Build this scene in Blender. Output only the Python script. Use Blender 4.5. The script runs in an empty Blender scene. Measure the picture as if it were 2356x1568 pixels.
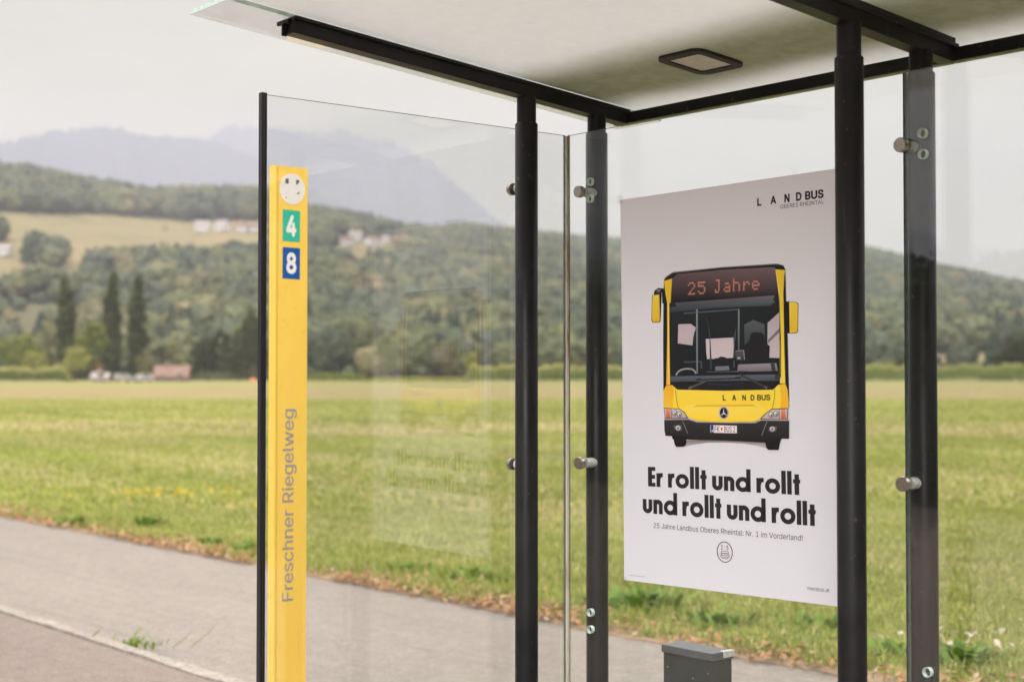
import bpy, math, random
import numpy as np
from mathutils import Vector, Matrix
from mathutils.geometry import delaunay_2d_cdt
random.seed(7)
rng = np.random.default_rng(11)
R = math.radians
S = bpy.context.scene
COL = S.collection

# ------------------------------------------------------------------ camera
EYE = 1.5
F = 3450.0                      # focal length in units of the 2356 wide survey
TILT = math.atan(88.0 / F)
cam = bpy.data.cameras.new('camera')
cam.sensor_width = 36.0
cam.lens = F / 2356.0 * 36.0
cam.clip_start = 0.05
cam.clip_end = 30000.0
cam.dof.use_dof = True
cam.dof.focus_distance = 4.45
cam.dof.aperture_fstop = 2.6
cam.dof.aperture_blades = 9
camo = bpy.data.objects.new('camera', cam)
camo.location = (0, 0, EYE)
camo.rotation_euler = (R(90) + TILT, 0, 0)
COL.objects.link(camo)
S.camera = camo

# ------------------------------------------------------------------ sky, sun, exposure
SUN_EL, SUN_AZ = R(35), R(192)          # azimuth measured clockwise from +Y
w = bpy.data.worlds.new('World')
S.world = w
w.use_nodes = True
nt = w.node_tree
nt.nodes.clear()
wo = nt.nodes.new('ShaderNodeOutputWorld')
bg = nt.nodes.new('ShaderNodeBackground')
bg.inputs['Strength'].default_value = 0.1
sky = nt.nodes.new('ShaderNodeTexSky')
sky.sky_type = 'NISHITA'
sky.sun_disc = False
sky.sun_elevation = SUN_EL
sky.sun_rotation = SUN_AZ
tc = nt.nodes.new('ShaderNodeTexCoord')
sep = nt.nodes.new('ShaderNodeSeparateXYZ')
nt.links.new(tc.outputs['Generated'], sep.inputs[0])
mr = nt.nodes.new('ShaderNodeMapRange')
mr.interpolation_type = 'SMOOTHSTEP'
mr.inputs['From Min'].default_value = 0.24
mr.inputs['From Max'].default_value = 0.80
mr.inputs['To Min'].default_value = 6.5     # overcast: the zenith is about three times as bright as the horizon
mr.inputs['To Max'].default_value = 38.0
nt.links.new(sep.outputs['Z'], mr.inputs['Value'])
mp = nt.nodes.new('ShaderNodeMapping')
mp.inputs['Scale'].default_value = (1.0, 1.0, 3.2)
nt.links.new(tc.outputs['Generated'], mp.inputs['Vector'])
cl = nt.nodes.new('ShaderNodeTexNoise')
cl.inputs['Scale'].default_value = 4.0
cl.inputs['Detail'].default_value = 6.0
cl.inputs['Roughness'].default_value = 0.55
nt.links.new(mp.outputs[0], cl.inputs['Vector'])
cr = nt.nodes.new('ShaderNodeMapRange')
cr.inputs['From Min'].default_value = 0.3
cr.inputs['From Max'].default_value = 0.7
cr.inputs['To Min'].default_value = 0.80
cr.inputs['To Max'].default_value = 1.14
nt.links.new(cl.outputs['Fac'], cr.inputs['Value'])
mul = nt.nodes.new('ShaderNodeMath'); mul.operation = 'MULTIPLY'
nt.links.new(mr.outputs[0], mul.inputs[0]); nt.links.new(cr.outputs[0], mul.inputs[1])
vm = nt.nodes.new('ShaderNodeVectorMath'); vm.operation = 'SCALE'
zc = nt.nodes.new('ShaderNodeMix'); zc.data_type = 'RGBA'
zc.inputs['A'].default_value = (1.0, 0.93, 0.52, 1)
zc.inputs['B'].default_value = (1.0, 0.985, 0.975, 1)
zr = nt.nodes.new('ShaderNodeMapRange'); zr.inputs['From Min'].default_value = 0.2; zr.inputs['From Max'].default_value = 0.5
nt.links.new(sep.outputs['Z'], zr.inputs['Value']); nt.links.new(zr.outputs[0], zc.inputs['Factor'])
nt.links.new(zc.outputs['Result'], vm.inputs[0])
nt.links.new(mul.outputs[0], vm.inputs['Scale'])
mx = nt.nodes.new('ShaderNodeMix'); mx.data_type = 'RGBA'
mx.inputs['Factor'].default_value = 0.94
nt.links.new(sky.outputs[0], mx.inputs['A'])
nt.links.new(vm.outputs[0], mx.inputs['B'])
nt.links.new(mx.outputs['Result'], bg.inputs['Color'])
nt.links.new(bg.outputs[0], wo.inputs['Surface'])

sun = bpy.data.lights.new('sun', 'SUN')
sun.energy = 3.6
sun.angle = R(30)
sun.color = (1.0, 0.975, 0.94)
suno = bpy.data.objects.new('sun', sun)
sd = Vector((math.sin(SUN_AZ) * math.cos(SUN_EL), math.cos(SUN_AZ) * math.cos(SUN_EL), math.sin(SUN_EL)))
suno.rotation_euler = (-sd).to_track_quat('-Z', 'Y').to_euler()
suno.location = sd * 40
COL.objects.link(suno)

S.view_settings.view_transform = 'Standard'
S.view_settings.look = 'None'
S.view_settings.exposure = 0.17
S.view_settings.gamma = 1.0
S.cycles.use_denoising = True
S.cycles.max_bounces = 8
S.cycles.transparent_max_bounces = 32
S.cycles.volume_bounces = 1
S.cycles.sample_clamp_indirect = 6.0

# ------------------------------------------------------------------ frames and survey helpers
YAW = -math.atan2(4206.0, 3450.0)        # the shelter and the road share one direction
CA, SA = math.cos(YAW), math.sin(YAW)
def W(b, d, z=0.0):                       # shelter frame (b along the back, d away from the viewer) to world
    return Vector((CA * b - SA * d, SA * b + CA * d, z))
def ray(x, y):
    dx, dz = (x - 1178.0) / F, (784.0 - y) / F
    v = Vector((dx, math.cos(TILT) - dz * math.sin(TILT), math.sin(TILT) + dz * math.cos(TILT)))
    return CA * v.x + SA * v.y, -SA * v.x + CA * v.y, v.z      # b, d, z components
def on_d(x, y, d):                        # survey point on a plane of constant d: (b, z)
    rb, rd, rz = ray(x, y); t = d / rd
    return rb * t, EYE + rz * t
def on_b(x, y, b):                        # survey point on a plane of constant b: (d, z)
    rb, rd, rz = ray(x, y); t = b / rb
    return rd * t, EYE + rz * t
ROOF_K = 0.091
def roof_z(d): return EYE + 1.009 - ROOF_K * (d - 2.156)
def on_roof(x, y, off=0.0):
    rb, rd, rz = ray(x, y)
    t = (1.009 + ROOF_K * 2.156 + off) / (rz + ROOF_K * rd)
    return rb * t, rd * t

# ------------------------------------------------------------------ object helpers
def srgb(r, g, b):
    f = lambda c: (c / 255.0 / 12.92) if c <= 10 else ((c / 255.0 + 0.055) / 1.055) ** 2.4
    return (f(r), f(g), f(b), 1.0)
def tag(o, label=None, cat=None, group=None, kind=None):
    if label: o['label'] = label
    if cat: o['category'] = cat
    if group: o['group'] = group
    if kind: o['kind'] = kind
    return o
def empty(name, loc, rz=0.0, parent=None):
    o = bpy.data.objects.new(name, None)
    o.empty_display_size = 0.2
    o.location = loc
    o.rotation_euler = (0, 0, rz)
    if parent: o.parent = parent
    COL.objects.link(o)
    return o
def copy_tree(o, parent=None):
    c = o.copy(); COL.objects.link(c)
    if parent is not None:
        c.parent = parent
    for ch in list(o.children): copy_tree(ch, c)
    return c

class MB:
    """collects faces and links them as one mesh object"""
    def __init__(s): s.v, s.f, s.m, s.c, s.sm = [], [], [], [], []
    def add(s, vs, fs, mi=0, col=None, smooth=False):
        n = len(s.v)
        s.v += [tuple(v) for v in vs]
        if col is None: s.c += [(1, 1, 1, 1)] * len(vs)
        elif isinstance(col, list): s.c += col
        else: s.c += [col] * len(vs)
        for f in fs:
            s.f.append(tuple(i + n for i in f)); s.m.append(mi); s.sm.append(smooth)
        return s
    def box(s, x0, x1, y0, y1, z0, z1, mi=0, mis=None, M=None, col=None):
        v = [(x0, y0, z0), (x1, y0, z0), (x1, y1, z0), (x0, y1, z0), (x0, y0, z1), (x1, y0, z1), (x1, y1, z1), (x0, y1, z1)]
        if M is not None: v = [M @ Vector(p) for p in v]
        fs = [(0, 3, 2, 1), (4, 5, 6, 7), (0, 1, 5, 4), (1, 2, 6, 5), (2, 3, 7, 6), (3, 0, 4, 7)]
        for k, f in enumerate(fs):
            n = len(s.v) if k == 0 else n
            if k == 0: s.add(v, [], col=col)
            s.f.append(tuple(i + n for i in f)); s.m.append(mis[k] if mis else mi); s.sm.append(False)
        return s
    def tube(s, pts, rad, n=16, mi=0, caps=True, col=None, smooth=True):
        pts = [Vector(p) for p in pts]
        if not isinstance(rad, (list, tuple)): rad = [rad] * len(pts)
        rings, fs = [], []
        for k, p in enumerate(pts):
            t = (pts[min(k + 1, len(pts) - 1)] - pts[max(k - 1, 0)])
            if t.length < 1e-9: t = pts[-1] - pts[0]
            t.normalize()
            a = t.cross(Vector((0, 0, 1)) if abs(t.z) < 0.9 else Vector((1, 0, 0))).normalized()
            b = t.cross(a)
            rings += [p + (a * math.cos(2 * math.pi * i / n) + b * math.sin(2 * math.pi * i / n)) * rad[k] for i in range(n)]
        for k in range(len(pts) - 1):
            for i in range(n):
                j = (i + 1) % n
                fs.append((k * n + i, k * n + j, (k + 1) * n + j, (k + 1) * n + i))
        s.add(rings, fs, mi, col, smooth)
        if caps:
            m = len(pts) - 1
            s.add(rings[:n], [tuple(range(n - 1, -1, -1))], mi, col)
            s.add(rings[m * n:], [tuple(range(n))], mi, col)
        return s
    def build(s, name, mats, parent=None, bevel=0.0, loc=None):
        me = bpy.data.meshes.new(name)
        me.from_pydata(s.v, [], s.f)
        if not isinstance(mats, (list, tuple)): mats = [mats]
        for m in mats: me.materials.append(m)
        me.polygons.foreach_set('material_index', s.m)
        me.polygons.foreach_set('use_smooth', s.sm)
        a = me.color_attributes.new('Col', 'FLOAT_COLOR', 'POINT')
        a.data.foreach_set('color', np.array(s.c, dtype=np.float32).ravel())
        me.update()
        o = bpy.data.objects.new(name, me)
        if loc is not None: o.location = loc
        if parent: o.parent = parent
        COL.objects.link(o)
        if bevel:
            b = o.modifiers.new('edge', 'BEVEL'); b.width = bevel; b.segments = 2; b.limit_method = 'ANGLE'
        return o

def np_mesh(name, verts, faces, cols, mat, parent=None, loc=None, smooth=False):
    """one mesh from arrays: verts (n,3), faces (m,k), colours per vertex"""
    me = bpy.data.meshes.new(name)
    n, (m, k) = len(verts), faces.shape
    me.vertices.add(n); me.vertices.foreach_set('co', verts.astype(np.float32).ravel())
    me.loops.add(m * k); me.loops.foreach_set('vertex_index', faces.astype(np.int32).ravel())
    me.polygons.add(m); me.polygons.foreach_set('loop_start', np.arange(0, m * k, k, dtype=np.int32))
    me.polygons.foreach_set('use_smooth', np.full(m, smooth))
    me.update(calc_edges=True)
    if cols is not None:
        if cols.shape[1] == 3: cols = np.c_[cols, np.ones(n)]
        a = me.color_attributes.new('Col', 'FLOAT_COLOR', 'POINT')
        a.data.foreach_set('color', cols.astype(np.float32).ravel())
    me.materials.append(mat)
    o = bpy.data.objects.new(name, me)
    if loc is not None: o.location = loc
    if parent: o.parent = parent
    COL.objects.link(o)
    return o

# ------------------------------------------------------------------ materials
def new_mat(name):
    m = bpy.data.materials.new(name); m.use_nodes = True
    t = m.node_tree
    return m, t, t.nodes['Principled BSDF']
def N(t, kind, **kw):
    n = t.nodes.new('ShaderNode' + kind)
    for k, v in kw.items():
        if k in n.inputs: n.inputs[k].default_value = v
        else: setattr(n, k, v)
    return n
def noise(t, scale, detail=4, rough=0.55, stretch=None, coord='Object'):
    c = N(t, 'TexCoord')
    x = N(t, 'TexNoise', Scale=scale, Detail=detail, Roughness=rough)
    if stretch:
        mpn = N(t, 'Mapping'); mpn.inputs['Scale'].default_value = stretch
        t.links.new(c.outputs[coord], mpn.inputs[0]); t.links.new(mpn.outputs[0], x.inputs['Vector'])
    else:
        t.links.new(c.outputs[coord], x.inputs['Vector'])
    return x.outputs['Fac']
def ramp(t, fac, stops):
    r = N(t, 'ValToRGB')
    e = r.color_ramp.elements
    while len(e) < len(stops): e.new(0.5)
    for k, (p, c) in enumerate(stops):
        e[k].position = p; e[k].color = c if len(c) == 4 else (*c, 1)
    t.links.new(fac, r.inputs[0])
    return r.outputs[0]
def bump(t, p, h, strength=0.3, dist=0.01):
    b = N(t, 'Bump', Strength=strength, Distance=dist)
    t.links.new(h, b.inputs['Height']); t.links.new(b.outputs[0], p.inputs['Normal'])
def mixc(t, fac, a, b, mode='MIX'):
    m = N(t, 'Mix', data_type='RGBA', blend_type=mode)
    for k, v in (('Factor', fac), ('A', a), ('B', b)):
        if hasattr(v, 'is_linked') or hasattr(v, 'links'): t.links.new(v, m.inputs[k])
        else: m.inputs[k].default_value = v
    return m.outputs['Result']
def attr(t):
    return N(t, 'VertexColor', layer_name='Col').outputs['Color']

def plain(name, c, rough=0.5, spec=0.5, metal=0.0, var=0.12, vscale=9.0, bmp=0.0):
    m, t, p = new_mat(name)
    f = noise(t, vscale)
    lo = tuple(max(0, x * (1 - var)) for x in c[:3]); hi = tuple(min(1, x * (1 + var)) for x in c[:3])
    t.links.new(ramp(t, f, [(0.3, lo), (0.7, hi)]), p.inputs['Base Color'])
    p.inputs['Roughness'].default_value = rough
    p.inputs['Metallic'].default_value = metal
    p.inputs['Specular IOR Level'].default_value = spec
    if bmp: bump(t, p, noise(t, vscale * 12), bmp, 0.004)
    return m
def printed(name, rough=0.55):
    m, t, p = new_mat(name)
    t.links.new(attr(t), p.inputs['Base Color'])
    p.inputs['Roughness'].default_value = rough
    p.inputs['Specular IOR Level'].default_value = 0.3
    return m
def foliage(name, rough=0.65, trans=0.25):
    m, t, p = new_mat(name)
    t.links.new(attr(t), p.inputs['Base Color'])
    p.inputs['Roughness'].default_value = rough
    p.inputs['Specular IOR Level'].default_value = 0.2
    tr = N(t, 'BsdfTranslucent'); ms = N(t, 'MixShader', Fac=trans)
    t.links.new(attr(t), tr.inputs[0])
    t.links.new(p.outputs[0], ms.inputs[1]); t.links.new(tr.outputs[0], ms.inputs[2])
    t.links.new(ms.outputs[0], t.nodes['Material Output'].inputs[0])
    return m

def steel_mat():
    m, t, p = new_mat('anthracite_paint')
    f = noise(t, 6, 5)
    base = ramp(t, f, [(0.3, (0.0105, 0.0095, 0.0102)), (0.7, (0.018, 0.0162, 0.0172))])
    sp = noise(t, 55, 3, 0.7)
    spots = ramp(t, sp, [(0.66, (0, 0, 0)), (0.72, (1, 1, 1))])
    c = mixc(t, spots, base, (0.075, 0.057, 0.047, 1))
    scr = noise(t, 30, 2, 0.6, (1, 1, 0.06))
    scm = ramp(t, scr, [(0.72, (0, 0, 0)), (0.76, (0.5, 0.5, 0.5))])
    c = mixc(t, scm, c, (0.06, 0.05, 0.048, 1))
    t.links.new(c, p.inputs['Base Color'])
    t.links.new(ramp(t, f, [(0.3, (0.30,) * 3), (0.7, (0.48,) * 3)]), p.inputs['Roughness'])
    p.inputs['Specular IOR Level'].default_value = 0.17
    bump(t, p, noise(t, 160, 2), 0.08, 0.001)
    return m
STEEL = steel_mat()
INOX = plain('brushed_stainless', (0.42, 0.37, 0.33), 0.34, metal=1.0, var=0.15, vscale=120)
ALU = plain('cast_spacer', (0.50, 0.50, 0.47), 0.5, var=0.3, vscale=90)
RUBBER = plain('rubber', (0.015, 0.014, 0.014), 0.7)

def glass_mat(name, tint, dirt=0.05, f0=0.062):
    m, t, p = new_mat(name)
    t.nodes.remove(p)
    lw = N(t, 'LayerWeight', Blend=0.5)
    pw = N(t, 'Math', operation='POWER'); pw.inputs[1].default_value = 5.0
    t.links.new(lw.outputs['Facing'], pw.inputs[0])
    ma = N(t, 'Math', operation='MULTIPLY_ADD'); ma.inputs[1].default_value = 0.93; ma.inputs[2].default_value = f0
    t.links.new(pw.outputs[0], ma.inputs[0])
    tr = N(t, 'BsdfTransparent'); tr.inputs[0].default_value = tint
    gl = N(t, 'BsdfGlossy', Roughness=0.0)
    ms = N(t, 'MixShader')
    t.links.new(ma.outputs[0], ms.inputs[0]); t.links.new(tr.outputs[0], ms.inputs[1]); t.links.new(gl.outputs[0], ms.inputs[2])
    # dust and dried run marks
    df = N(t, 'BsdfDiffuse'); df.inputs[0].default_value = (0.62, 0.60, 0.56, 1)
    streak = ramp(t, noise(t, 16, 4, 0.6, (1, 1, 0.05)), [(0.42, (0, 0, 0)), (0.8, (dirt,) * 3)])
    speck = ramp(t, noise(t, 240, 2, 0.8), [(0.745, (0, 0, 0)), (0.77, (0.25,) * 3)])
    patch = ramp(t, noise(t, 2.2, 3), [(0.45, (0, 0, 0)), (0.7, (1, 1, 1))])
    spk = mixc(t, 1.0, speck, patch, 'MULTIPLY')
    dsum = mixc(t, 1.0, streak, spk, 'ADD')
    ms2 = N(t, 'MixShader')
    t.links.new(dsum, ms2.inputs[0]); t.links.new(ms.outputs[0], ms2.inputs[1]); t.links.new(df.outputs[0], ms2.inputs[2])
    t.links.new(ms2.outputs[0], t.nodes['Material Output'].inputs[0])
    return m
GLASS = glass_mat('safety_glass', (0.985, 0.992, 0.987, 1), 0.008, 0.074)
GLASS_COAT = glass_mat('coated_glass', (0.985, 0.992, 0.987, 1), 0.008, 0.080)
GLASS_REAR = glass_mat('rear_glass', (0.975, 0.988, 0.982, 1), 0.008, 0.036)
GLASS_ROOF = glass_mat('roof_glass', (0.955, 0.95, 0.945, 1), 0.09)
EDGE = plain('glass_edge', (0.085, 0.11, 0.10), 0.25, var=0.3, vscale=40)
EDGE_PALE = plain('roof_glass_edge', (0.50, 0.62, 0.56), 0.3, var=0.2, vscale=30)
BORE = plain('glass_bore_rim', (0.50, 0.60, 0.53), 0.3, var=0.1)

def roof_mat():
    """milky roof glass; moss and leaf litter lie as a broad band along the middle of each bay"""
    m, t, p = new_mat('milky_roof_glass')
    t.nodes.remove(p)
    c = N(t, 'TexCoord'); sp = N(t, 'SeparateXYZ')
    t.links.new(c.outputs['Object'], sp.inputs[0])
    wob = noise(t, 2.2, 4)
    ad = N(t, 'Math', operation='MULTIPLY_ADD'); ad.inputs[1].default_value = 0.07; t.links.new(wob, ad.inputs[0]); t.links.new(sp.outputs['Y'], ad.inputs[2])
    def edge(a, b):
        q = N(t, 'MapRange', interpolation_type='SMOOTHSTEP')
        q.inputs['From Min'].default_value = a; q.inputs['From Max'].default_value = b
        t.links.new(ad.outputs[0], q.inputs['Value']); return q.outputs[0]
    mu = N(t, 'Math', operation='MULTIPLY')
    t.links.new(edge(0.0, 0.30), mu.inputs[0]); t.links.new(edge(0.62, 0.42), mu.inputs[1])
    fine = noise(t, 24, 5, 0.65)
    clean = ramp(t, fine, [(0.25, (0.72, 0.71, 0.69)), (0.75, (0.77, 0.76, 0.74))])
    moss = ramp(t, fine, [(0.25, (0.26, 0.265, 0.185)), (0.75, (0.35, 0.355, 0.265))])
    k = N(t, 'Math', operation='MULTIPLY'); k.inputs[1].default_value = 0.97
    t.links.new(mu.outputs[0], k.inputs[0])
    colr = mixc(t, k.outputs[0], clean, moss)
    tr = N(t, 'BsdfTranslucent'); di = N(t, 'BsdfDiffuse')
    t.links.new(colr, tr.inputs[0]); t.links.new(colr, di.inputs[0])
    ms = N(t, 'MixShader', Fac=0.45)
    t.links.new(tr.outputs[0], ms.inputs[1]); t.links.new(di.outputs[0], ms.inputs[2])
    gl = N(t, 'BsdfGlossy', Roughness=0.25)
    ms2 = N(t, 'MixShader', Fac=0.05)
    t.links.new(ms.outputs[0], ms2.inputs[1]); t.links.new(gl.outputs[0], ms2.inputs[2])
    t.links.new(ms2.outputs[0], t.nodes['Material Output'].inputs[0])
    return m
ROOF = roof_mat()

# ------------------------------------------------------------------ ground
Z_ROAD = -0.10
def field_z(r):
    r = np.asarray(r, dtype=float)
    return np.clip(Z_ROAD - 0.012 + 0.0034 * np.maximum(r - 20, 0), None, 1.25)

def field_mat():
    m, t, p = new_mat('meadow')
    c = N(t, 'TexCoord'); sp = N(t, 'SeparateXYZ'); t.links.new(c.outputs['Object'], sp.inputs[0])
    wv = noise(t, 0.03, 3, 0.6, (0.35, 1.2, 1))
    q = N(t, 'Math', operation='MULTIPLY_ADD'); q.inputs[1].default_value = 1.1
    ln = N(t, 'Math', operation='LOGARITHM'); ln.inputs[1].default_value = 10
    mxm = N(t, 'Math', operation='MAXIMUM'); mxm.inputs[1].default_value = 1.0
    t.links.new(sp.outputs['Y'], mxm.inputs[0]); t.links.new(mxm.outputs[0], ln.inputs[0])
    sub = N(t, 'Math', operation='SUBTRACT'); sub.inputs[1].default_value = 0.5; t.links.new(wv, sub.inputs[0])
    sc = N(t, 'Math', operation='MULTIPLY_ADD'); sc.inputs[1].default_value = 0.10
    t.links.new(sub.outputs[0], sc.inputs[0]); t.links.new(ln.outputs[0], sc.inputs[2])
    nm = N(t, 'MapRange'); nm.inputs['From Min'].default_value = 0.8; nm.inputs['From Max'].default_value = 2.6
    t.links.new(sc.outputs[0], nm.inputs['Value'])
    pos = lambda s: (math.log10(s) - 0.8) / 1.8
    green = (0.21, 0.215, 0.042); lush = (0.25, 0.265, 0.040); straw = (0.250, 0.188, 0.100); dry = (0.26, 0.235, 0.080)
    base = ramp(t, nm.outputs[0], [(0.0, (0.150, 0.170, 0.036)), (pos(20), dry), (pos(36), green), (pos(42), dry), (pos(46), straw), (pos(54), dry),
                                   (pos(60), lush), (pos(92), lush), (pos(104), straw), (pos(175), straw), (pos(205), (0.235, 0.215, 0.092)), (pos(330), (0.225, 0.220, 0.085))])
    pat = noise(t, 0.5, 6, 0.65)
    c2 = mixc(t, ramp(t, pat, [(0.38, (0, 0, 0)), (0.66, (0.75,) * 3)]), base, (0.33, 0.27, 0.125, 1))
    pat2 = noise(t, 0.23, 5, 0.6)
    c3 = mixc(t, ramp(t, pat2, [(0.52, (0, 0, 0)), (0.68, (0.7,) * 3)]), c2, (0.12, 0.165, 0.03, 1))
    fine = noise(t, 9.0, 5, 0.7)
    c4 = mixc(t, 1.0, c3, ramp(t, fine, [(0.3, (0.72, 0.72, 0.7)), (0.7, (1.15, 1.15, 1.1))]), 'MULTIPLY')
    t.links.new(c4, p.inputs['Base Color'])
    p.inputs['Roughness'].default_value = 0.95
    p.inputs['Specular IOR Level'].default_value = 0.05
    bump(t, p, fine, 0.5, 0.05)
    return m
radii = np.r_[0, np.linspace(3, 60, 30), np.geomspace(66, 460, 26), 700, 1200, 2500, 5000, 9000]
na = 128
ang = np.linspace(0, 2 * np.pi, na, endpoint=False)
vv = [np.c_[r * np.sin(ang), r * np.cos(ang), np.full(na, field_z(r))] for r in radii]
vv = np.concatenate(vv)
ff = []
for k in range(len(radii) - 1):
    i = np.arange(na); j = (i + 1) % na
    ff.append(np.c_[k * na + i, (k + 1) * na + i, (k + 1) * na + j, k * na + j])
fld = np_mesh('field', vv, np.concatenate(ff)[:, ::-1], None, field_mat())
tag(fld, kind='structure')

def asphalt(name, lo, hi, sc=1.0):
    m, t, p = new_mat(name)
    big = noise(t, 0.5, 4, 0.6, (0.35, 1.4, 1))
    fine = noise(t, 95 * sc, 4, 0.75)
    base = ramp(t, big, [(0.3, lo), (0.7, hi)])
    c = mixc(t, 1.0, base, ramp(t, fine, [(0.25, (0.5, 0.49, 0.48)), (0.5, (1.0, 1.0, 1.0)), (0.75, (1.5, 1.48, 1.45))]), 'MULTIPLY')
    mid = noise(t, 15 * sc, 6, 0.7)
    c = mixc(t, 1.0, c, ramp(t, mid, [(0.3, (0.84, 0.83, 0.82)), (0.7, (1.16, 1.15, 1.14))]), 'MULTIPLY')
    wear = noise(t, 2.2, 3, 0.5, (0.12, 6.0, 1))
    c = mixc(t, ramp(t, wear, [(0.55, (0, 0, 0)), (0.75, (0.28,) * 3)]), c, tuple(x * 0.72 for x in lo[:3]) + (1,))
    st = noise(t, 1.3, 5, 0.7)
    c = mixc(t, ramp(t, st, [(0.62, (0, 0, 0)), (0.72, (0.3,) * 3)]), c, (lo[0] * 0.75, lo[1] * 0.72, lo[2] * 0.7, 1))
    t.links.new(c, p.inputs['Base Color'])
    p.inputs['Roughness'].default_value = 0.9
    p.inputs['Specular IOR Level'].default_value = 0.25
    bump(t, p, fine, 0.5, 0.006)
    return m
ROADM = asphalt('road_asphalt', (0.210, 0.181, 0.154), (0.245, 0.212, 0.183))
PAVEM = asphalt('pavement_asphalt', (0.165, 0.130, 0.110), (0.210, 0.168, 0.144), 0.7)
KERBM = asphalt('kerb_stone', (0.220, 0.190, 0.163), (0.315, 0.274, 0.236), 0.35)
# survey of the lines that bound the strips, in the shelter frame
D_KERB, D_ROAD, D_VERGE = 3.60, 3.702, 6.55
fr_rot = YAW
def strip(name, b0, b1, d0, d1, z0, z1, mat, wob0=0.0, wob1=0.0, n=90, bevel=0.0):
    mb = MB()
    bs = np.linspace(b0, b1, n)
    w0 = wob0 * (np.sin(bs * 2.1) * .5 + np.sin(bs * 5.7 + 1) * .3 + rng.normal(0, .35, n))
    w1 = wob1 * (np.sin(bs * 1.7) * .5 + np.sin(bs * 6.3 + 2) * .3 + rng.normal(0, .35, n))
    v = []
    for k, b in enumerate(bs): v += [(b, d0 + w0[k], z1), (b, d1 + w1[k], z1), (b, d0 + w0[k], z0), (b, d1 + w1[k], z0)]
    f = []
    for k in range(n - 1):
        a = 4 * k; c = a + 4
        f += [(a, c, c + 1, a + 1), (a + 2, c + 2, c, a), (a + 1, c + 1, c + 3, a + 3)]
    f += [(0, 1, 3, 2), (4 * n - 4, 4 * n - 2, 4 * n - 1, 4 * n - 3)]
    mb.add(v, f)
    o = mb.build(name, mat)
    o.rotation_euler = (0, 0, fr_rot)
    tag(o, kind='structure')
    return o
strip('pavement', -60, 40, -30, D_KERB, -0.35, 0.0, PAVEM, 0, 0.004)
strip('road', -60, 40, D_ROAD - 0.005, D_VERGE, -0.35, Z_ROAD, ROADM, 0, 0.05, n=500)
strip('kerb', -60, 40, D_KERB + 0.016, D_ROAD, -0.35, 0.010, KERBM, 0.010, 0.016, n=1400)

# ------------------------------------------------------------------ distant terrain
def px_h(az, pts, out_l, out_r):
    """skyline height as slope (height / distance ahead) for a bearing; the survey inside the frame, rolling country outside"""
    xs = np.array([p[0] for p in pts], float); ys = np.array([p[1] for p in pts], float)
    a = np.arctan((xs - 1178) / F)
    el = np.arctan((872 - ys) / F * np.cos(a))
    az = np.asarray(az, float)
    e = np.interp(az, a, el)
    roll = 0.5 * np.sin(az * 5.1 + 1.3) + 0.3 * np.sin(az * 11.7 + 0.4) + 0.2 * np.sin(az * 23.0)
    L = np.clip((a[0] - az) / 0.25, 0, 1); Rr = np.clip((az - a[-1]) / 0.25, 0, 1)
    e = e * (1 - L) + (out_l + 0.03 * roll) * L
    e = e * (1 - Rr) + (out_r + 0.03 * roll) * Rr
    return np.tan(np.maximum(e, 0.004))
RIDGE = [(-60, 405), (0, 412), (60, 415), (120, 428), (180, 440), (240, 450), (300, 460), (350, 470), (400, 466), (480, 462), (590, 466), (660, 480), (710, 507), (800, 520), (870, 534), (920, 550), (1000, 557), (1080, 548), (1160, 560), (1240, 568), (1330, 578), (1420, 584), (1600, 580), (1800, 590), (1995, 606), (2080, 626), (2180, 650), (2280, 672), (2356, 690), (2420, 700)]
HR0, HR1 = 432.0, 1750.0
def hill_z(az, r):
    hr = px_h(az, RIDGE, 0.075, 0.10)
    r = np.asarray(r, float)
    t = np.clip((r - HR0) / (HR1 - HR0), 0, 1.3)
    g = np.where(t <= 1, 1 - (1 - np.minimum(t, 1)) ** 1.75, 1 - (t - 1) * 1.6)
    x = r * np.sin(az); y = r * np.cos(az)
    bumpy = 0.018 * (np.sin(x * 0.021 + y * 0.013) + np.sin(x * 0.047 - y * 0.031 + 2)) * np.clip(t * 3, 0, 1) * np.clip((1.05 - t) * 2, 0, 1)
    return 0.95 + r * hr * g + r * hr * bumpy * 0.6
# clearings on the hillside, drawn on the survey and laid on the slope
CLEAR = [
    [(-300, 486), (0, 488), (200, 492), (350, 500), (430, 508), (600, 506), (640, 520), (620, 600), (560, 618), (330, 620), (215, 630), (180, 700), (170, 690), (60, 685), (-300, 690)],
    [(752, 552), (925, 552), (925, 628), (752, 628)],
    [(806, 560), (842, 560), (836, 700), (812, 700)],
    [(-200, 690), (185, 700), (210, 800), (180, 872), (-200, 872)],
    [(420, 728), (600, 712), (640, 752), (430, 764)],
    [(560, 800), (760, 780), (850, 872), (420, 872), (430, 840)],
    [(1990, 815), (2400, 812), (2400, 872), (1990, 872)],
    [(640, 640), (720, 632), (740, 668), (650, 680)],
]
def in_poly(x, y, poly):
    x = np.asarray(x); y = np.asarray(y); c = np.zeros(x.shape, bool)
    n = len(poly)
    for i in range(n):
        x0, y0 = poly[i]; x1, y1 = poly[(i + 1) % n]
        if y0 == y1: continue
        k = ((y0 > y) != (y1 > y)) & (x < (x1 - x0) * (y - y0) / (y1 - y0) + x0)
        c ^= k
    return c
def survey(az, r, z):
    return 1178 + F * np.tan(az), 872 - F * (z - EYE) / (r * np.cos(az))
def fan(n_in, n_out): return np.r_[np.linspace(R(-178), R(-26), n_out)[:-1], np.linspace(R(-26), R(26), n_in), np.linspace(R(26), R(178), n_out)[1:]]
azs = fan(420, 150); naz, nr = len(azs), 80; rs = HR0 + (2100 - HR0) * np.linspace(0, 1, nr) ** 1.25
AZ, RR = np.meshgrid(azs, rs, indexing='ij')
ZZ = hill_z(AZ, RR)
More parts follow.
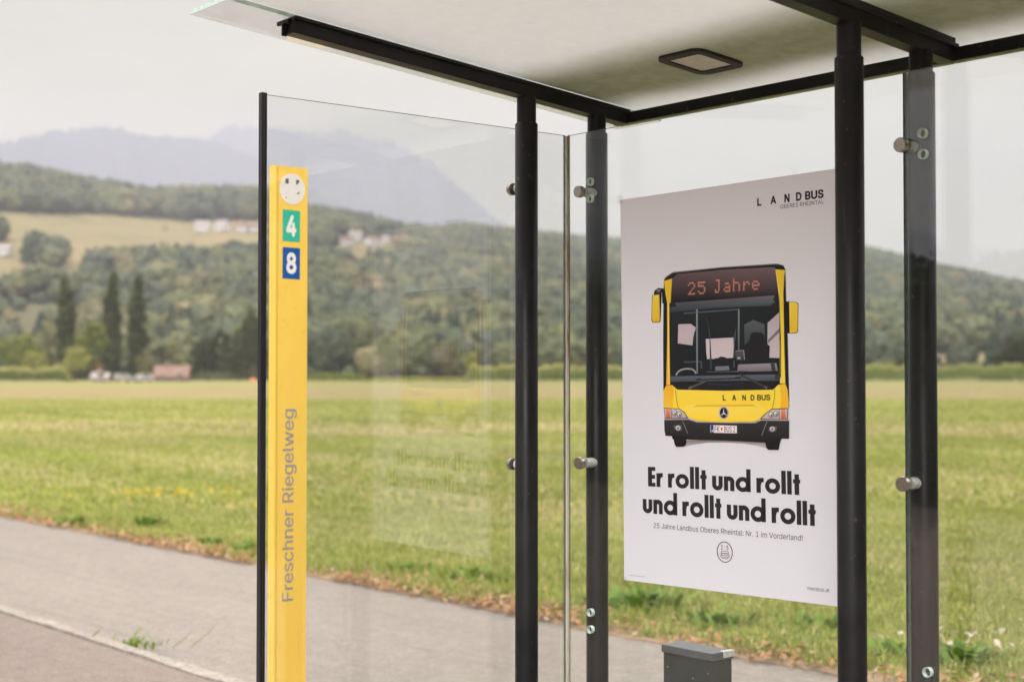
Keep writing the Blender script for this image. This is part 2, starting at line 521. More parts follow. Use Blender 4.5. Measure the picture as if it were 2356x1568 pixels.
ZZ[:, 0] = 0.6
vv = np.c_[(RR * np.sin(AZ)).ravel(), (RR * np.cos(AZ)).ravel(), ZZ.ravel()]
i, j = np.meshgrid(np.arange(naz - 1), np.arange(nr - 1), indexing='ij'); i = i.ravel(); j = j.ravel()
ffc = np.c_[i * nr + j, (i + 1) * nr + j, (i + 1) * nr + j + 1, i * nr + j + 1]
SX, SY = survey(AZ, RR, ZZ)
open_ = np.zeros(SX.shape, bool)
for pnum, pl in enumerate(CLEAR): open_ |= in_poly(SX, SY, pl)
brown = in_poly(SX, SY, CLEAR[3])
hc = np.where(open_[..., None], np.array([0.205, 0.165, 0.085]), np.array([0.045, 0.055, 0.022]))
hc = np.where(brown[..., None], np.array([0.120, 0.105, 0.062]), hc)
hc = np.where(in_poly(SX, SY, CLEAR[5])[..., None], np.array([0.080, 0.092, 0.038]), hc)
def vcol_ground(name):
    m, t, p = new_mat(name)
    f = noise(t, 0.022, 6, 0.6)
    c = mixc(t, 1.0, attr(t), ramp(t, f, [(0.3, (0.75, 0.85, 0.75)), (0.55, (1, 1, 1)), (0.72, (1.25, 1.05, 1.0))]), 'MULTIPLY')
    t.links.new(c, p.inputs['Base Color'])
    p.inputs['Roughness'].default_value = 0.95; p.inputs['Specular IOR Level'].default_value = 0.05
    return m
hl = np_mesh('hills', vv, ffc[:, ::-1], hc.reshape(-1, 3), vcol_ground('hillside'), smooth=True)
tag(hl, kind='structure')

MT1 = [(-60, 312), (0, 322), (20, 320), (60, 309), (110, 299), (165, 291), (200, 286), (260, 291), (290, 293), (320, 307), (390, 308), (440, 312), (490, 318), (560, 345), (640, 385), (720, 430), (800, 480), (900, 560), (1000, 700), (1150, 850)]
MT2 = [(300, 400), (440, 330), (490, 309), (505, 291), (515, 284), (525, 278), (538, 279), (548, 288), (590, 286), (640, 291), (690, 296), (740, 306), (760, 302), (783, 294), (810, 302), (840, 313), (870, 323), (890, 316), (910, 326), (930, 337), (960, 356),
       (1000, 374), (1040, 412), (1080, 450), (1120, 485), (1165, 517), (1230, 575), (1300, 650), (1400, 760), (1500, 850)]
def mountain(name, pts, r0, rp, r1, outl, outr, col_lo, col_hi, seed):
    g = np.random.default_rng(seed)
    n2 = 60
    azs = fan(760, 140); n1 = len(azs); tt = np.linspace(0, 1.4, n2)
    A, T = np.meshgrid(azs, tt, indexing='ij')
    rr = np.where(T <= 1, r0 + (rp - r0) * T, rp + (r1 - rp) * (T - 1) / 0.4)
    h = px_h(A, pts, outl, outr) * np.cos(A) / np.cos(A) * rr * np.where(T <= 1, 1, 1)
    prof = np.where(T <= 1, T ** 0.95 * 0.35 + T ** 2.0 * 0.65, 1 - (T - 1) * 1.8)
    ph = g.uniform(0, 6, 8)
    rid = np.zeros_like(A)
    for k, fr in enumerate((18, 31, 47, 83, 131, 190)):
        rid += np.abs(np.sin(A * fr + ph[k] + T * (2 + k) * 0.9)) / (1.5 + k)
    rid = (rid / 1.6 - 0.62)
    env = np.clip(T * 2.5, 0, 1) * np.clip((1 - T) * 3, 0, 1)
    jag = np.where(T > 0.93, 1, 0) * 0
    z = 1.0 + h * prof * (1 + 0.30 * rid * env) + jag
    z[:, np.argmin(abs(tt - 1))] += rng.normal(0, 6, n1) * (h[:, np.argmin(abs(tt - 1))] > 60)
    v = np.c_[(rr * np.sin(A)).ravel(), (rr * np.cos(A)).ravel(), z.ravel()]
    i, j = np.meshgrid(np.arange(n1 - 1), np.arange(n2 - 1), indexing='ij'); i = i.ravel(); j = j.ravel()
    f = np.c_[i * n2 + j, (i + 1) * n2 + j, (i + 1) * n2 + j + 1, i * n2 + j + 1]
    rock = np.clip((T - 0.55) * 2 + rid * 1.2 + g.normal(0, .12, T.shape), 0, 1)[..., None]
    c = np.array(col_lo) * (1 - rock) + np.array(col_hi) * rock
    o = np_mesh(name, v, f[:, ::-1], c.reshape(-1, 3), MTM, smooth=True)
    tag(o, kind='structure')
MTM = vcol_ground('mountain_side')
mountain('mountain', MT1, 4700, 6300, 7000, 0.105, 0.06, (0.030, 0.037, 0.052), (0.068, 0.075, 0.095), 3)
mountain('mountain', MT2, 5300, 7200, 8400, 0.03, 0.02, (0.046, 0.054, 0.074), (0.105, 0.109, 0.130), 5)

# ------------------------------------------------------------------ trees
def ico(sub):
    p = (1 + 5 ** .5) / 2
    v = [(-1, p, 0), (1, p, 0), (-1, -p, 0), (1, -p, 0), (0, -1, p), (0, 1, p), (0, -1, -p), (0, 1, -p), (p, 0, -1), (p, 0, 1), (-p, 0, -1), (-p, 0, 1)]
    f = [(0, 11, 5), (0, 5, 1), (0, 1, 7), (0, 7, 10), (0, 10, 11), (1, 5, 9), (5, 11, 4), (11, 10, 2), (10, 7, 6), (7, 1, 8), (3, 9, 4), (3, 4, 2), (3, 2, 6), (3, 6, 8), (3, 8, 9), (4, 9, 5), (2, 4, 11), (6, 2, 10), (8, 6, 7), (9, 8, 1)]
    v = [np.array(q) / np.linalg.norm(q) for q in v]
    for _ in range(sub):
        cache, nf = {}, []
        def mid(a, b):
            k = (min(a, b), max(a, b))
            if k not in cache:
                q = v[a] + v[b]; v.append(q / np.linalg.norm(q)); cache[k] = len(v) - 1
            return cache[k]
        for a, b, c in f:
            x, y, z = mid(a, b), mid(b, c), mid(c, a)
            nf += [(a, x, z), (b, y, x), (c, z, y), (x, y, z)]
        f = nf
    return np.array(v), np.array(f)
IV, IF = ico(2)
def forest_template(kind, g):
    vs, fs, n = [], [], 0
    if kind == 'leafy':
        lobes = [(0, 0, .60, .36, .36, .40)] + [(g.normal(0, .18), g.normal(0, .18), g.uniform(.38, .8), *(g.uniform(.17, .27, 3))) for _ in range(3)]
    else:
        lobes = [(0, 0, .16 + k * .2, .26 - k * .055, .26 - k * .055, .21) for k in range(5)]
    for cx, cy, cz, rx, ry, rz in lobes:
        q = IV * np.array([rx, ry, rz])
        q = q * (1 + g.normal(0, 0.16, (len(q), 1))) + np.array([cx, cy, cz])
        vs.append(q); fs.append(IF + n); n += len(q)
    return np.concatenate(vs), np.concatenate(fs)
gt = np.random.default_rng(5)
TEMPL = [forest_template('leafy', gt) for _ in range(6)] + [forest_template('fir', gt) for _ in range(3)]
def make_forest():
    nt_ = 21000
    u = rng.uniform(0, 1, nt_)
    az = np.where(rng.uniform(0, 1, nt_) < 0.78, rng.uniform(R(-23), R(23), nt_), rng.uniform(R(-150), R(150), nt_))
    r = np.sqrt(HR0 ** 2 + u * (1800 ** 2 - HR0 ** 2))
    z = hill_z(az, r)
    sx, sy = survey(az, r, z)
    op = np.zeros(nt_, bool)
    for pl in CLEAR: op |= in_poly(sx, sy, pl)
    # the scrubby lower slope keeps a few bushes, the copse in the meadow stays
    scrub = in_poly(sx, sy, CLEAR[3]) & (rng.uniform(0, 1, nt_) < 0.30)
    scrub |= in_poly(sx, sy, CLEAR[5]) & (rng.uniform(0, 1, nt_) < 0.30)
    copse = in_poly(sx, sy, [(45, 588), (70, 575), (140, 600), (150, 628), (60, 606)])
    copse2 = in_poly(sx, sy, [(-40, 545), (25, 545), (20, 566), (-40, 566)])
    keep = (~op) | scrub | copse | copse2
    clump = np.sin(az * 61 + 1) * np.sin(r * 0.021 + az * 17) + 0.5 * np.sin(r * .06 + az * 140)
    az, r, z, sx, sy, clump = (a[keep] for a in (az, r, z, sx, sy, clump))
    scr = in_poly(sx, sy, CLEAR[3]) ; n = len(az)
    size = rng.uniform(8.5, 18.5, n) * np.where(scr, 0.5, 1.0) * np.clip(0.75 + r / 3800, .8, 1.15)
    fir = (clump > 0.62) & (rng.uniform(0, 1, n) < 0.75)
    order = np.where(fir, 6 + rng.integers(0, 3, n), rng.integers(0, 6, n))
    pal = np.array([[0.072, 0.088, 0.030], [0.094, 0.108, 0.034], [0.056, 0.074, 0.032], [0.125, 0.122, 0.044], [0.150, 0.118, 0.052]])
    pal = pal[[2, 0, 1, 3, 4]] * np.array([1.30, 1.16, 1.60])
    big = np.sin(az * 37 + 2) * np.sin(r * .013 + az * 9) + .6 * np.sin(az * 90 + r * .02)
    ci = np.clip(np.floor(1.3 + .9 * big + rng.normal(0, 1.0, n)), 0, 4).astype(int)
    col = pal[ci] * rng.uniform(.7, 1.4, (n, 1))
    col = np.where(fir[:, None], np.array([0.032, 0.046, 0.026]) * rng.uniform(.8, 1.25, (n, 1)), col)
    # unseen dark trees added close by on the right, darkening what the side glass mirrors
    m_ = 420
    a2 = rng.uniform(R(66), R(150), m_); r2 = rng.uniform(38, 85, m_)
    az = np.r_[az, a2]; r = np.r_[r, r2]; z = np.r_[z, field_z(r2)]; size = np.r_[size, rng.uniform(13, 19, m_)]
    order = np.r_[order, rng.integers(0, 6, m_)]; col = np.r_[col, np.array([[0.030, 0.040, 0.018]]) * rng.uniform(.7, 1.3, (m_, 1))]
    V, Fc, C, off = [], [], [], 0
    for k, (tv, tf) in enumerate(TEMPL):
        idx = np.where(order == k)[0]
        if not len(idx): continue
        a = rng.uniform(0, 6.28, len(idx)); ca, sa = np.cos(a), np.sin(a)
        s = size[idx]; wx = s * rng.uniform(.85, 1.25, len(idx))
        X = (tv[None, :, 0] * ca[:, None] - tv[None, :, 1] * sa[:, None]) * wx[:, None] + (r[idx] * np.sin(az[idx]))[:, None]
        Y = (tv[None, :, 0] * sa[:, None] + tv[None, :, 1] * ca[:, None]) * wx[:, None] + (r[idx] * np.cos(az[idx]))[:, None]
        Zc = tv[None, :, 2] * s[:, None] + z[idx][:, None] - 0.6
        vtx = np.stack([X, Y, Zc], -1)
        cc = col[idx][:, None, :] * rng.uniform(.8, 1.25, (len(idx), len(tv), 1))
        fidx = tf[None] + (np.arange(len(idx)) * len(tv))[:, None, None] + off
        V.append(vtx.reshape(-1, 3)); Fc.append(fidx.reshape(-1, 3)); C.append(cc.reshape(-1, 3))
        off += len(idx) * len(tv)
    o = np_mesh('forest', np.concatenate(V), np.concatenate(Fc), np.concatenate(C), FOREST)
    tag(o, 'mixed green woodland covering the hillside behind the meadow', 'forest', kind='stuff')
FOREST = foliage('woodland', 0.8, 0.12)
make_forest()

LEAF = foliage('leaves', .7, .12)
BARK = plain('bark', (0.11, 0.085, 0.06), 0.9, var=0.35, vscale=3, bmp=0.5)
def at(x, s, z=None):                    # bearing x of the survey at a distance s straight ahead
    X = (x - 1178) / F * s
    r = math.hypot(X, s)
    if z is None:
        z = float(field_z(r)) if r < HR0 else float(hill_z(math.atan2(X, s), r))
    return Vector((X, s, z))
def hill_s(x, y):
    lo, hi = HR0 + 5, 1800.0
    for _ in range(40):
        m_ = (lo + hi) / 2; X = (x - 1178) / F * m_
        zz = float(hill_z(math.atan2(X, m_), math.hypot(X, m_)))
        if 872 - F * (zz - EYE) / m_ > y: lo = m_
        else: hi = m_
    return lo
def leaf_crown(lobes, n, size, pal, g, droop=0.0):
    V, Fc, C = [], [], []
    vol = np.array([l[3] * l[4] * l[5] for l in lobes]) ** 0.67
    cnt = (n * vol / vol.sum()).astype(int) + 4
    for l, k in zip(lobes, cnt):
        # clumps inside the lobe, leaves scattered round each clump
        nc = max(6, k // 14)
        dv = g.normal(0, 1, (nc, 3)); dv /= np.linalg.norm(dv, axis=1)[:, None]
        cp = dv * (g.uniform(0.35, 1.0, (nc, 1)) ** 0.6)
        which = g.integers(0, nc, k)
        p = cp[which] + g.normal(0, 0.13, (k, 3))
        p = p * np.array(l[3:6]) + np.array(l[0:3])
        tint = g.uniform(.72, 1.28, nc)[which]
        a = g.normal(0, 1, (k, 3)); a /= np.linalg.norm(a, axis=1)[:, None]
        b = np.cross(a, g.normal(0, 1, (k, 3))); b /= np.linalg.norm(b, axis=1)[:, None]
        s = size * g.uniform(.6, 1.35, (k, 1))
        q = np.stack([p - a * s, p + b * s * .55, p + a * s, p - b * s * .55], 1)
        c = np.array(pal)[g.integers(0, len(pal), k)] * tint[:, None]
        base = sum(len(x) for x in V)
        V.append(q.reshape(-1, 3)); C.append(np.repeat(c, 4, 0))
        Fc.append(np.arange(k * 4).reshape(-1, 4) + base)
    return np.concatenate(V), np.concatenate(Fc), np.concatenate(C)
PAL_MID = [(0.18, 0.206, 0.038), (0.222, 0.24, 0.048), (0.126, 0.154, 0.031)]
PAL_YEL = [(0.3, 0.294, 0.066), (0.24, 0.252, 0.058), (0.348, 0.324, 0.09)]
PAL_DRK = [(0.042, 0.05, 0.018), (0.054, 0.062, 0.022), (0.034, 0.042, 0.015)]
PAL_POP = [(0.066, 0.078, 0.022), (0.05, 0.062, 0.018), (0.084, 0.094, 0.028)]
PAL_OLV = [(0.17, 0.15, 0.055), (0.135, 0.128, 0.048), (0.2, 0.165, 0.066)]
def tree(name, label, cat, x, s, top_y, width_px, pal, shape, seed, group=None, n=3400, trunk=0.16):
    g = np.random.default_rng(seed)
    p = at(x, s)
    H = EYE + (872 - top_y) / F * s - p.z
    Wd = width_px / F * s / 2
    root = empty(name, p)
    tag(root, label, cat, group)
    lobes = []
    if shape == 'column':
        k = 9
        for q in range(k):
            t = q / (k - 1)
            rad = Wd * (0.80 + 0.22 * math.sin(math.pi * (0.1 + 0.8 * t)) + g.normal(0, .06)) * (1.0 if t < .85 else .72)
            lobes.append((g.normal(0, .12 * Wd), g.normal(0, .12 * Wd), H * (0.10 + 0.82 * t), rad, rad, H * 0.115))
    elif shape == 'round':
        lobes.append((0, 0, H * .57, Wd * .72, Wd * .72, H * .38))
        for q in range(8):
            a = q * 2.4 + g.uniform(0, 1)
            lobes.append((math.cos(a) * Wd * .55, math.sin(a) * Wd * .55, H * g.uniform(.35, .82), Wd * g.uniform(.3, .46), Wd * g.uniform(.3, .46), H * g.uniform(.13, .2)))
        lobes.append((g.normal(0, .2 * Wd), 0, H * .86, Wd * .42, Wd * .42, H * .15))
    elif shape == 'block':
        for q in range(10):
            a = q * 2.4
            lobes.append((math.cos(a) * Wd * .62, math.sin(a) * Wd * .5, H * g.uniform(.3, .82), Wd * .42, Wd * .42, H * .2))
        lobes.append((0, 0, H * .55, Wd * .7, Wd * .6, H * .4))
    V, Fc, C = leaf_crown(lobes, n * (2 if shape == 'column' else 1), max(.16, H * (.022 if shape == 'column' else .028)), pal, g)
    V[:, 2] = np.maximum(V[:, 2], 0.15)
    k = V[:, 2].max() / H
    V[:, 2] = V[:, 2] / k
    np_mesh('crown', V, Fc, C, LEAF, root)
    tb = MB()
    rt = max(.12, H * .018)
    tb.tube([(0, 0, -.4), (g.normal(0, .05), 0, H * .3), (g.normal(0, .1), 0, H * .62)], [rt, rt * .75, rt * .35], 8)
    for q in range(5):
        a = q * 1.9 + g.uniform(0, 1); z0 = H * g.uniform(.22, .5)
        tb.tube([(0, 0, z0), (math.cos(a) * Wd * .35, math.sin(a) * Wd * .35, z0 + H * .12), (math.cos(a) * Wd * .55, math.sin(a) * Wd * .55, z0 + H * .22)], [rt * .45, rt * .3, rt * .12], 6)
    tb.build('trunk', BARK, root)
    return root
POPG = 'columnar poplars at the far field edge'
tree('poplar_tree', 'leftmost of three columnar poplars, standing apart from the other two', 'tree', 152, 362, 632, 39, PAL_POP, 'column', 1, POPG)
tree('poplar_tree', 'middle columnar poplar rising straight behind the rounded green tree', 'tree', 257, 366, 620, 37, PAL_POP, 'column', 2, POPG)
tree('poplar_tree', 'rightmost slim columnar poplar, nearest the barn with the reddish roof', 'tree', 314, 360, 626, 37, PAL_POP, 'column', 3, POPG)
FE = 'trees along the far field edge'
tree('broadleaf_tree', 'wide bright green tree above the hedge at the left picture edge', 'tree', 36, 350, 762, 135, PAL_MID, 'round', 4, FE)
tree('round_bush', 'low yellowish bush beside the wide bright green tree and the hedge', 'bush', 82, 340, 803, 78, PAL_YEL, 'round', 5, FE, 1700)
tree('broadleaf_tree', 'rounded mid green tree between the left and middle poplars', 'tree', 214, 352, 736, 96, PAL_MID, 'round', 6, FE)
tree('round_bush', 'pale green bush low in front of the rounded tree by the left poplar', 'bush', 170, 342, 790, 88, PAL_YEL, 'round', 7, FE, 1900)
tree('broadleaf_tree', 'dark green tree crowding the foot of the middle poplar', 'tree', 250, 346, 786, 56, PAL_DRK, 'round', 8, FE, 1800)
tree('round_bush', 'small orange tinged bush in front of the dark green tree', 'bush', 228, 335, 828, 34, [(0.20, 0.135, 0.05), (0.17, 0.13, 0.05)], 'round', 9, FE, 900)
tree('round_bush', 'rounded olive bush at the foot of the rightmost poplar', 'bush', 334, 344, 806, 56, PAL_OLV, 'round', 10, FE, 1400)
tree('broadleaf_tree', 'dark flat topped tree directly right of the reddish barn roof', 'tree', 478, 348, 752, 96, PAL_DRK, 'block', 11, FE, 3000)
tree('broadleaf_tree', 'dark dense tree between the flat topped tree and the tall olive one', 'tree', 548, 346, 758, 76, PAL_DRK, 'block', 12, FE, 2400)
tree('broadleaf_tree', 'tall olive tinged tree directly beside the black edge bar of the shelter', 'tree', 580, 358, 702, 66, PAL_POP, 'round', 13, FE, 2400)
tree('broadleaf_tree', 'pale green tree behind the pale reflection of the poster', 'tree', 892, 352, 768, 64, PAL_MID, 'round', 14, FE, 1800)
tree('broadleaf_tree', 'rounded olive brown tree standing alone left of the maize strip', 'tree', 1028, 345, 781, 72, PAL_OLV, 'round', 15, FE, 2000)
tree('round_bush', 'yellow green bush touching the rounded olive brown tree', 'bush', 1082, 338, 806, 46, PAL_YEL, 'round', 16, FE, 1300)
tree('broadleaf_tree', 'dark green tree behind the maize at the right picture edge', 'tree', 2348, 325, 752, 128, PAL_DRK, 'block', 17, FE, 6000)
tree('broadleaf_tree', 'lone small tree in the hillside meadow below the white houses', 'tree', 378, hill_s(378, 538), 516, 18, PAL_MID, 'round', 18, None, 500)
for k, (x, ty, wd, lab) in enumerate([(620, 842, 60, 'low green bush just right of the yellow stop pillar foot of the hill'), (1205, 820, 50, 'pale bush peeking over the maize beside the front post'),
                                      (2040, 822, 70, 'pale olive bush above the maize between the two right posts'), (1330, 815, 40, 'olive bush above the maize left of the rear post')]):
    tree('round_bush', lab, 'bush', x, 352, ty, wd, PAL_OLV if k else PAL_MID, 'round', 30 + k, FE, 1000)

# maize and hedges at the field edge
def crop(name, label, cat, x0, x1, s0, s1, top, pal, seed, kind=None, n=5000, tassel=None):
    g = np.random.default_rng(seed)
    px = g.uniform(x0, x1, n); s = g.uniform(s0, s1, n)
    X = (px - 1178) / F * s
    base = field_z(np.hypot(X, s))
    h = top * (1 + .10 * np.sin(px * .06) + .06 * np.sin(px * .19 + 2)) * np.clip((px - x0) / 14, .35, 1) * np.clip((x1 - px) / 14, .35, 1)
    zz = base + h * g.uniform(.1, 1, n) ** .7
    a = g.uniform(0, 6.28, n); up = np.c_[np.cos(a) * .45, np.sin(a) * .45, np.ones(n)] * g.uniform(.18, .38, (n, 1))
    sd = np.c_[-np.sin(a), np.cos(a), np.zeros(n)] * g.uniform(.10, .20, (n, 1))
    P = np.c_[X, s, zz]
    q = np.stack([P - sd, P + sd, P + up + sd * .4, P + up - sd * .4], 1)
    c = np.array(pal)[g.integers(0, len(pal), n)] * g.uniform(.75, 1.25, (n, 1))
    if tassel is not None: c = np.where(((zz - base) > .8 * h)[:, None], np.array(tassel) * g.uniform(.85, 1.15, (n, 1)), c)
    cen = np.array([(x0 + x1) / 2 - 1178, 0, 0]) / F * s0 + np.array([0, s0, 0])
    o = np_mesh(name, q.reshape(-1, 3) - cen, np.arange(4 * n).reshape(-1, 4), np.repeat(c, 4, 0), LEAF, loc=cen)
    tag(o, label, cat, kind=kind)
MZ = [(0.155, 0.190, 0.044), (0.125, 0.165, 0.038), (0.19, 0.205, 0.05)]
crop('maize_field', 'strip of tall green maize left and right of the two left posts', 'maize', 1070, 1560, 300, 322, 3.3, MZ, 41, 'stuff', 14000, (0.34, 0.31, 0.11))
crop('maize_field', 'strip of tall green maize at the right, behind the right posts', 'maize', 1930, 2560, 296, 318, 3.3, MZ, 42, 'stuff', 16000, (0.28, 0.28, 0.10))
crop('hedge', 'clipped pale topped hedge along the field at the left picture edge', 'hedge', -140, 164, 308, 318, 2.7, MZ, 43, None, 9000, (0.38, 0.35, 0.14))
crop('hedge', 'low dark green hedge right of the yellow stop pillar', 'hedge', 690, 850, 318, 326, 1.5, PAL_MID, 44, None, 4500)
crop('hedge', 'long low thin hedge below the rounded olive brown tree', 'hedge', 850, 1075, 326, 333, 0.8, PAL_YEL, 45, None, 3500)

# unseen tall hedges added on both sides so the glass walls mirror something dark
def reflection_hedge(label, b0, b1, d0, d1, h, seed):
    g = np.random.default_rng(seed)
    c = W((b0 + b1) / 2, (d0 + d1) / 2, -.15); hb2, hd2 = (b1 - b0) / 2, (d1 - d0) / 2
    root = empty('reflection_hedge', c, YAW); tag(root, label, 'hedge')
    n = int(900 * (hb2 + hd2)); 
    P = np.c_[g.uniform(-hb2, hb2, n), g.uniform(-hd2, hd2, n), h * g.uniform(0, 1, n)]
    side = g.integers(0, 5, n)
    P[side == 0, 0] = -hb2; P[side == 1, 0] = hb2; P[side == 2, 1] = -hd2; P[side == 3, 1] = hd2; P[side == 4, 2] = h
    P += g.normal(0, .10, P.shape); P[:, 2] = np.abs(P[:, 2])
    a = g.normal(0, 1, (n, 3)); a /= np.linalg.norm(a, axis=1)[:, None]; b = np.cross(a, g.normal(0, 1, (n, 3))); b /= np.linalg.norm(b, axis=1)[:, None]
    sz = g.uniform(.07, .16, (n, 1))
    q = np.stack([P - a * sz, P + b * sz * .6, P + a * sz, P - b * sz * .6], 1)
    col = np.array(PAL_HED)[g.integers(0, 3, n)] * g.uniform(.7, 1.3, (n, 1))
    np_mesh('foliage', q.reshape(-1, 3), np.arange(4 * n).reshape(-1, 4), np.repeat(col, 4, 0), LEAF, root)
    m = MB(); m.box(-hb2 + .12, hb2 - .12, -hd2 + .12, hd2 - .12, 0, h - .12); m.build('inner_twigs', plain('dense_twigs', (.020, .024, .012), .95, var=.4), root)
PAL_HED = [(.030, .045, .016), (.040, .055, .018), (.024, .036, .014)]
reflection_hedge('unseen tall dark hedge beyond the right picture edge, added to darken the side glass reflection', 4.4, 6.0, 6.9, 14.5, 4.6, 81)
reflection_hedge('unseen dark hedge beyond the left picture edge, added to darken the rear glass reflection', -24, -6.5, -10.0, -8.4, 2.9, 82)

# ------------------------------------------------------------------ buildings and small things at the field edge
PLASTER = plain('white_render', (0.56, 0.53, 0.50), 0.9, var=0.05, vscale=1.5)
TILE = plain('clay_tiles', (0.20, 0.115, 0.085), 0.85, var=0.22, vscale=2.0)
TILE2 = plain('grey_pink_tiles', (0.30, 0.25, 0.235), 0.85, var=0.2, vscale=2.0)
WOODM = plain('weathered_boards', (0.19, 0.155, 0.13), 0.9, var=0.3, vscale=2.5)
PANE = plain('window_glass', (0.03, 0.035, 0.04), 0.15, var=0.1)
WHITE = plain('white_paint', (0.78, 0.76, 0.73), 0.45, var=0.05)
VANP = plain('greyed_white_paint', (0.33, 0.305, 0.295), 0.5, var=0.1)
DARK = plain('dark_trim', (0.03, 0.03, 0.03), 0.6)
def house(name, label, cat, x, s, w, dp, eave, ridge, rz, wall, roofm, wins=3, group=None):
    p = at(x, s); p.z -= 0.3
    root = empty(name, p, rz); tag(root, label, cat, group)
    b = MB(); hw, hd = w / 2, dp / 2
    b.add([(-hw, -hd, 0), (hw, -hd, 0), (hw, hd, 0), (-hw, hd, 0), (-hw, -hd, eave), (hw, -hd, eave), (hw, hd, eave), (-hw, hd, eave), (-hw, 0, ridge), (hw, 0, ridge)],
          [(0, 1, 5, 4), (2, 3, 7, 6), (1, 2, 6, 9, 5), (3, 0, 4, 8, 7)])
    b.build('wall', wall, root)
    r = MB(); o = 0.5; th = .22
    k = (ridge - eave) / hd
    for sgn in (-1, 1):
        e = (hd + o) * sgn; ze = eave - o * k
        A = [(-hw - o, e, ze + .03), (hw + o, e, ze + .03), (hw + o, 0, ridge + .03), (-hw - o, 0, ridge + .03)]
        B = [(q[0], q[1], q[2] + th) for q in A]
        r.add(A + B, [(0, 1, 2, 3), (4, 7, 6, 5), (0, 4, 5, 1), (1, 5, 6, 2), (3, 7, 4, 0)])
    ro = r.build('roof', roofm, root)
    c = MB(); c.box(-hw * .4, -hw * .4 + .7, -.35, .35, ridge - .4, ridge + 1.1); c.build('chimney', wall, ro)
    for q in range(wins):
        xx = -hw + w * (q + .5) / wins
        for zz in ([1.1] if eave < 4 else [1.0, 3.6]):
            m = MB(); m.box(xx - .55, xx + .55, -hd - .05, -hd + .02, zz, zz + 1.3); wi = m.build('window', WHITE, root)
            m = MB(); m.box(xx - .43, xx + .43, -hd - .07, -hd - .052, zz + .12, zz + 1.18); m.build('pane', PANE, wi)
    m = MB(); m.box(hw - 1.6, hw - .6, -hd - .06, -hd + .02, 0, 2.3); m.build('door', WOODM, root)
    return root
HG = 'white houses on the hillside'
house('farmhouse', 'large white house at the left end of the row in the hillside meadow', 'house', 463, hill_s(463, 532), 12, 9, 5.2, 9.0, 0.3, PLASTER, TILE2, 3, HG)
house('farmhouse', 'white house second from left in the row in the hillside meadow', 'house', 510, hill_s(510, 531), 11, 9, 5.4, 9.2, -0.4, PLASTER, TILE2, 3, HG)
house('farmhouse', 'white house with a reddish roof third from left on the hillside meadow', 'house', 556, hill_s(556, 533), 9, 8, 5.0, 8.6, 0.2, PLASTER, TILE, 3, HG)
house('farmhouse', 'small pale house beside the black shelter edge bar in the hillside row', 'house', 583, hill_s(583, 534), 9, 8, 4.8, 7.6, 0.5, PLASTER, TILE, 2, HG)
house('farmhouse', 'reddish roofed white house, left one of the hamlet in the wood', 'house', 792, hill_s(792, 566), 15, 10, 5.0, 8.8, -0.2, PLASTER, TILE, 3, HG)
house('farmhouse', 'white house set higher behind the reddish roofed one in the wood', 'house', 814, hill_s(814, 554), 12, 10, 6.0, 9.6, 0.5, PLASTER, TILE2, 3, HG)
house('farmhouse', 'white house with pale gable, right one of the hamlet in the wood', 'house', 856, hill_s(856, 565), 13, 10, 5.4, 9.0, 0.9, PLASTER, TILE, 3, HG)
house('farmhouse', 'small white house farthest right in the hamlet in the wood', 'house', 886, hill_s(886, 558), 8, 8, 4.8, 7.6, 0.1, PLASTER, TILE2, 2, HG)
house('farmhouse', 'white house low on the slope at the left picture edge', 'house', 2, hill_s(2, 588), 11, 9, 4.6, 7.2, 0.1, PLASTER, TILE2, 3, HG)
house('barn', 'low barn with a big reddish tiled roof at the far field edge', 'barn', 398, 338, 7.0, 6.0, 1.5, 3.7, 0.06, WOODM, TILE, 2)
house('garden_shed', 'small pinkish shed in front of the dark trees by the middle poplar', 'shed', 232, 330, 3.2, 2.4, 1.2, 2.1, 0.1, plain('pinkish_boards', (0.33, 0.24, 0.21), .9), TILE2, 1)
def van(label, x, s, L, Hh, rz, group):
    p = at(x, s); root = empty('parked_van', p, rz); tag(root, label, 'van', group)
    b = MB(); hw = .95
    prof = [(-L / 2, .35), (L / 2, .35), (L / 2, Hh * .55), (L / 2 - .5, Hh * .62), (L / 2 - 1.1, Hh), (-L / 2, Hh)]
    n = len(prof)
    b.add([(q[0], -hw, q[1]) for q in prof] + [(q[0], hw, q[1]) for q in prof], [tuple(range(n)), tuple(range(2 * n - 1, n - 1, -1))] + [(i, i + n, (i + 1) % n + n, (i + 1) % n) for i in range(n)])
    b.build('body', VANP, root, 0.06)
    for xx in (-L / 2 + .9, L / 2 - .9):
        for yy in (-hw, hw):
            m = MB(); m.tube([(xx, yy - .1, .34), (xx, yy + .1, .34)], .34, 14); m.build('wheel', RUBBER, root)
    m = MB(); m.box(-L * .1, L / 2 - 1.0, -hw - .02, hw + .02, Hh * .62, Hh * .88); m.build('window', PANE, root)
VG = 'white vehicles at the far field edge'
van('white box shaped van parked left in front of the barn', 284, 334, 4.0, 1.75, 0.2, VG)
van('white box shaped van parked directly left of the reddish barn', 336, 334, 3.6, 1.75, 0.05, VG)
van('low white car parked on the field in front of the two white vans', 305, 318, 3.6, 1.25, 0.0, VG)
p = at(780, 322); root = empty('marker_post', p); tag(root, 'small round white marker on a short post in front of the low dark hedge', 'marker')
m = MB(); m.tube([(0, 0, -.2), (0, 0, .8)], .05, 8); m.build('post', WHITE, root)
m = MB(); m.tube([(0, -.08, 1.1), (0, .02, 1.1)], .48, 20); m.build('disc', WHITE, root)
p = at(583, 316); root = empty('field_marker', p); tag(root, 'orange marker block on the grass just left of the black edge bar', 'marker')
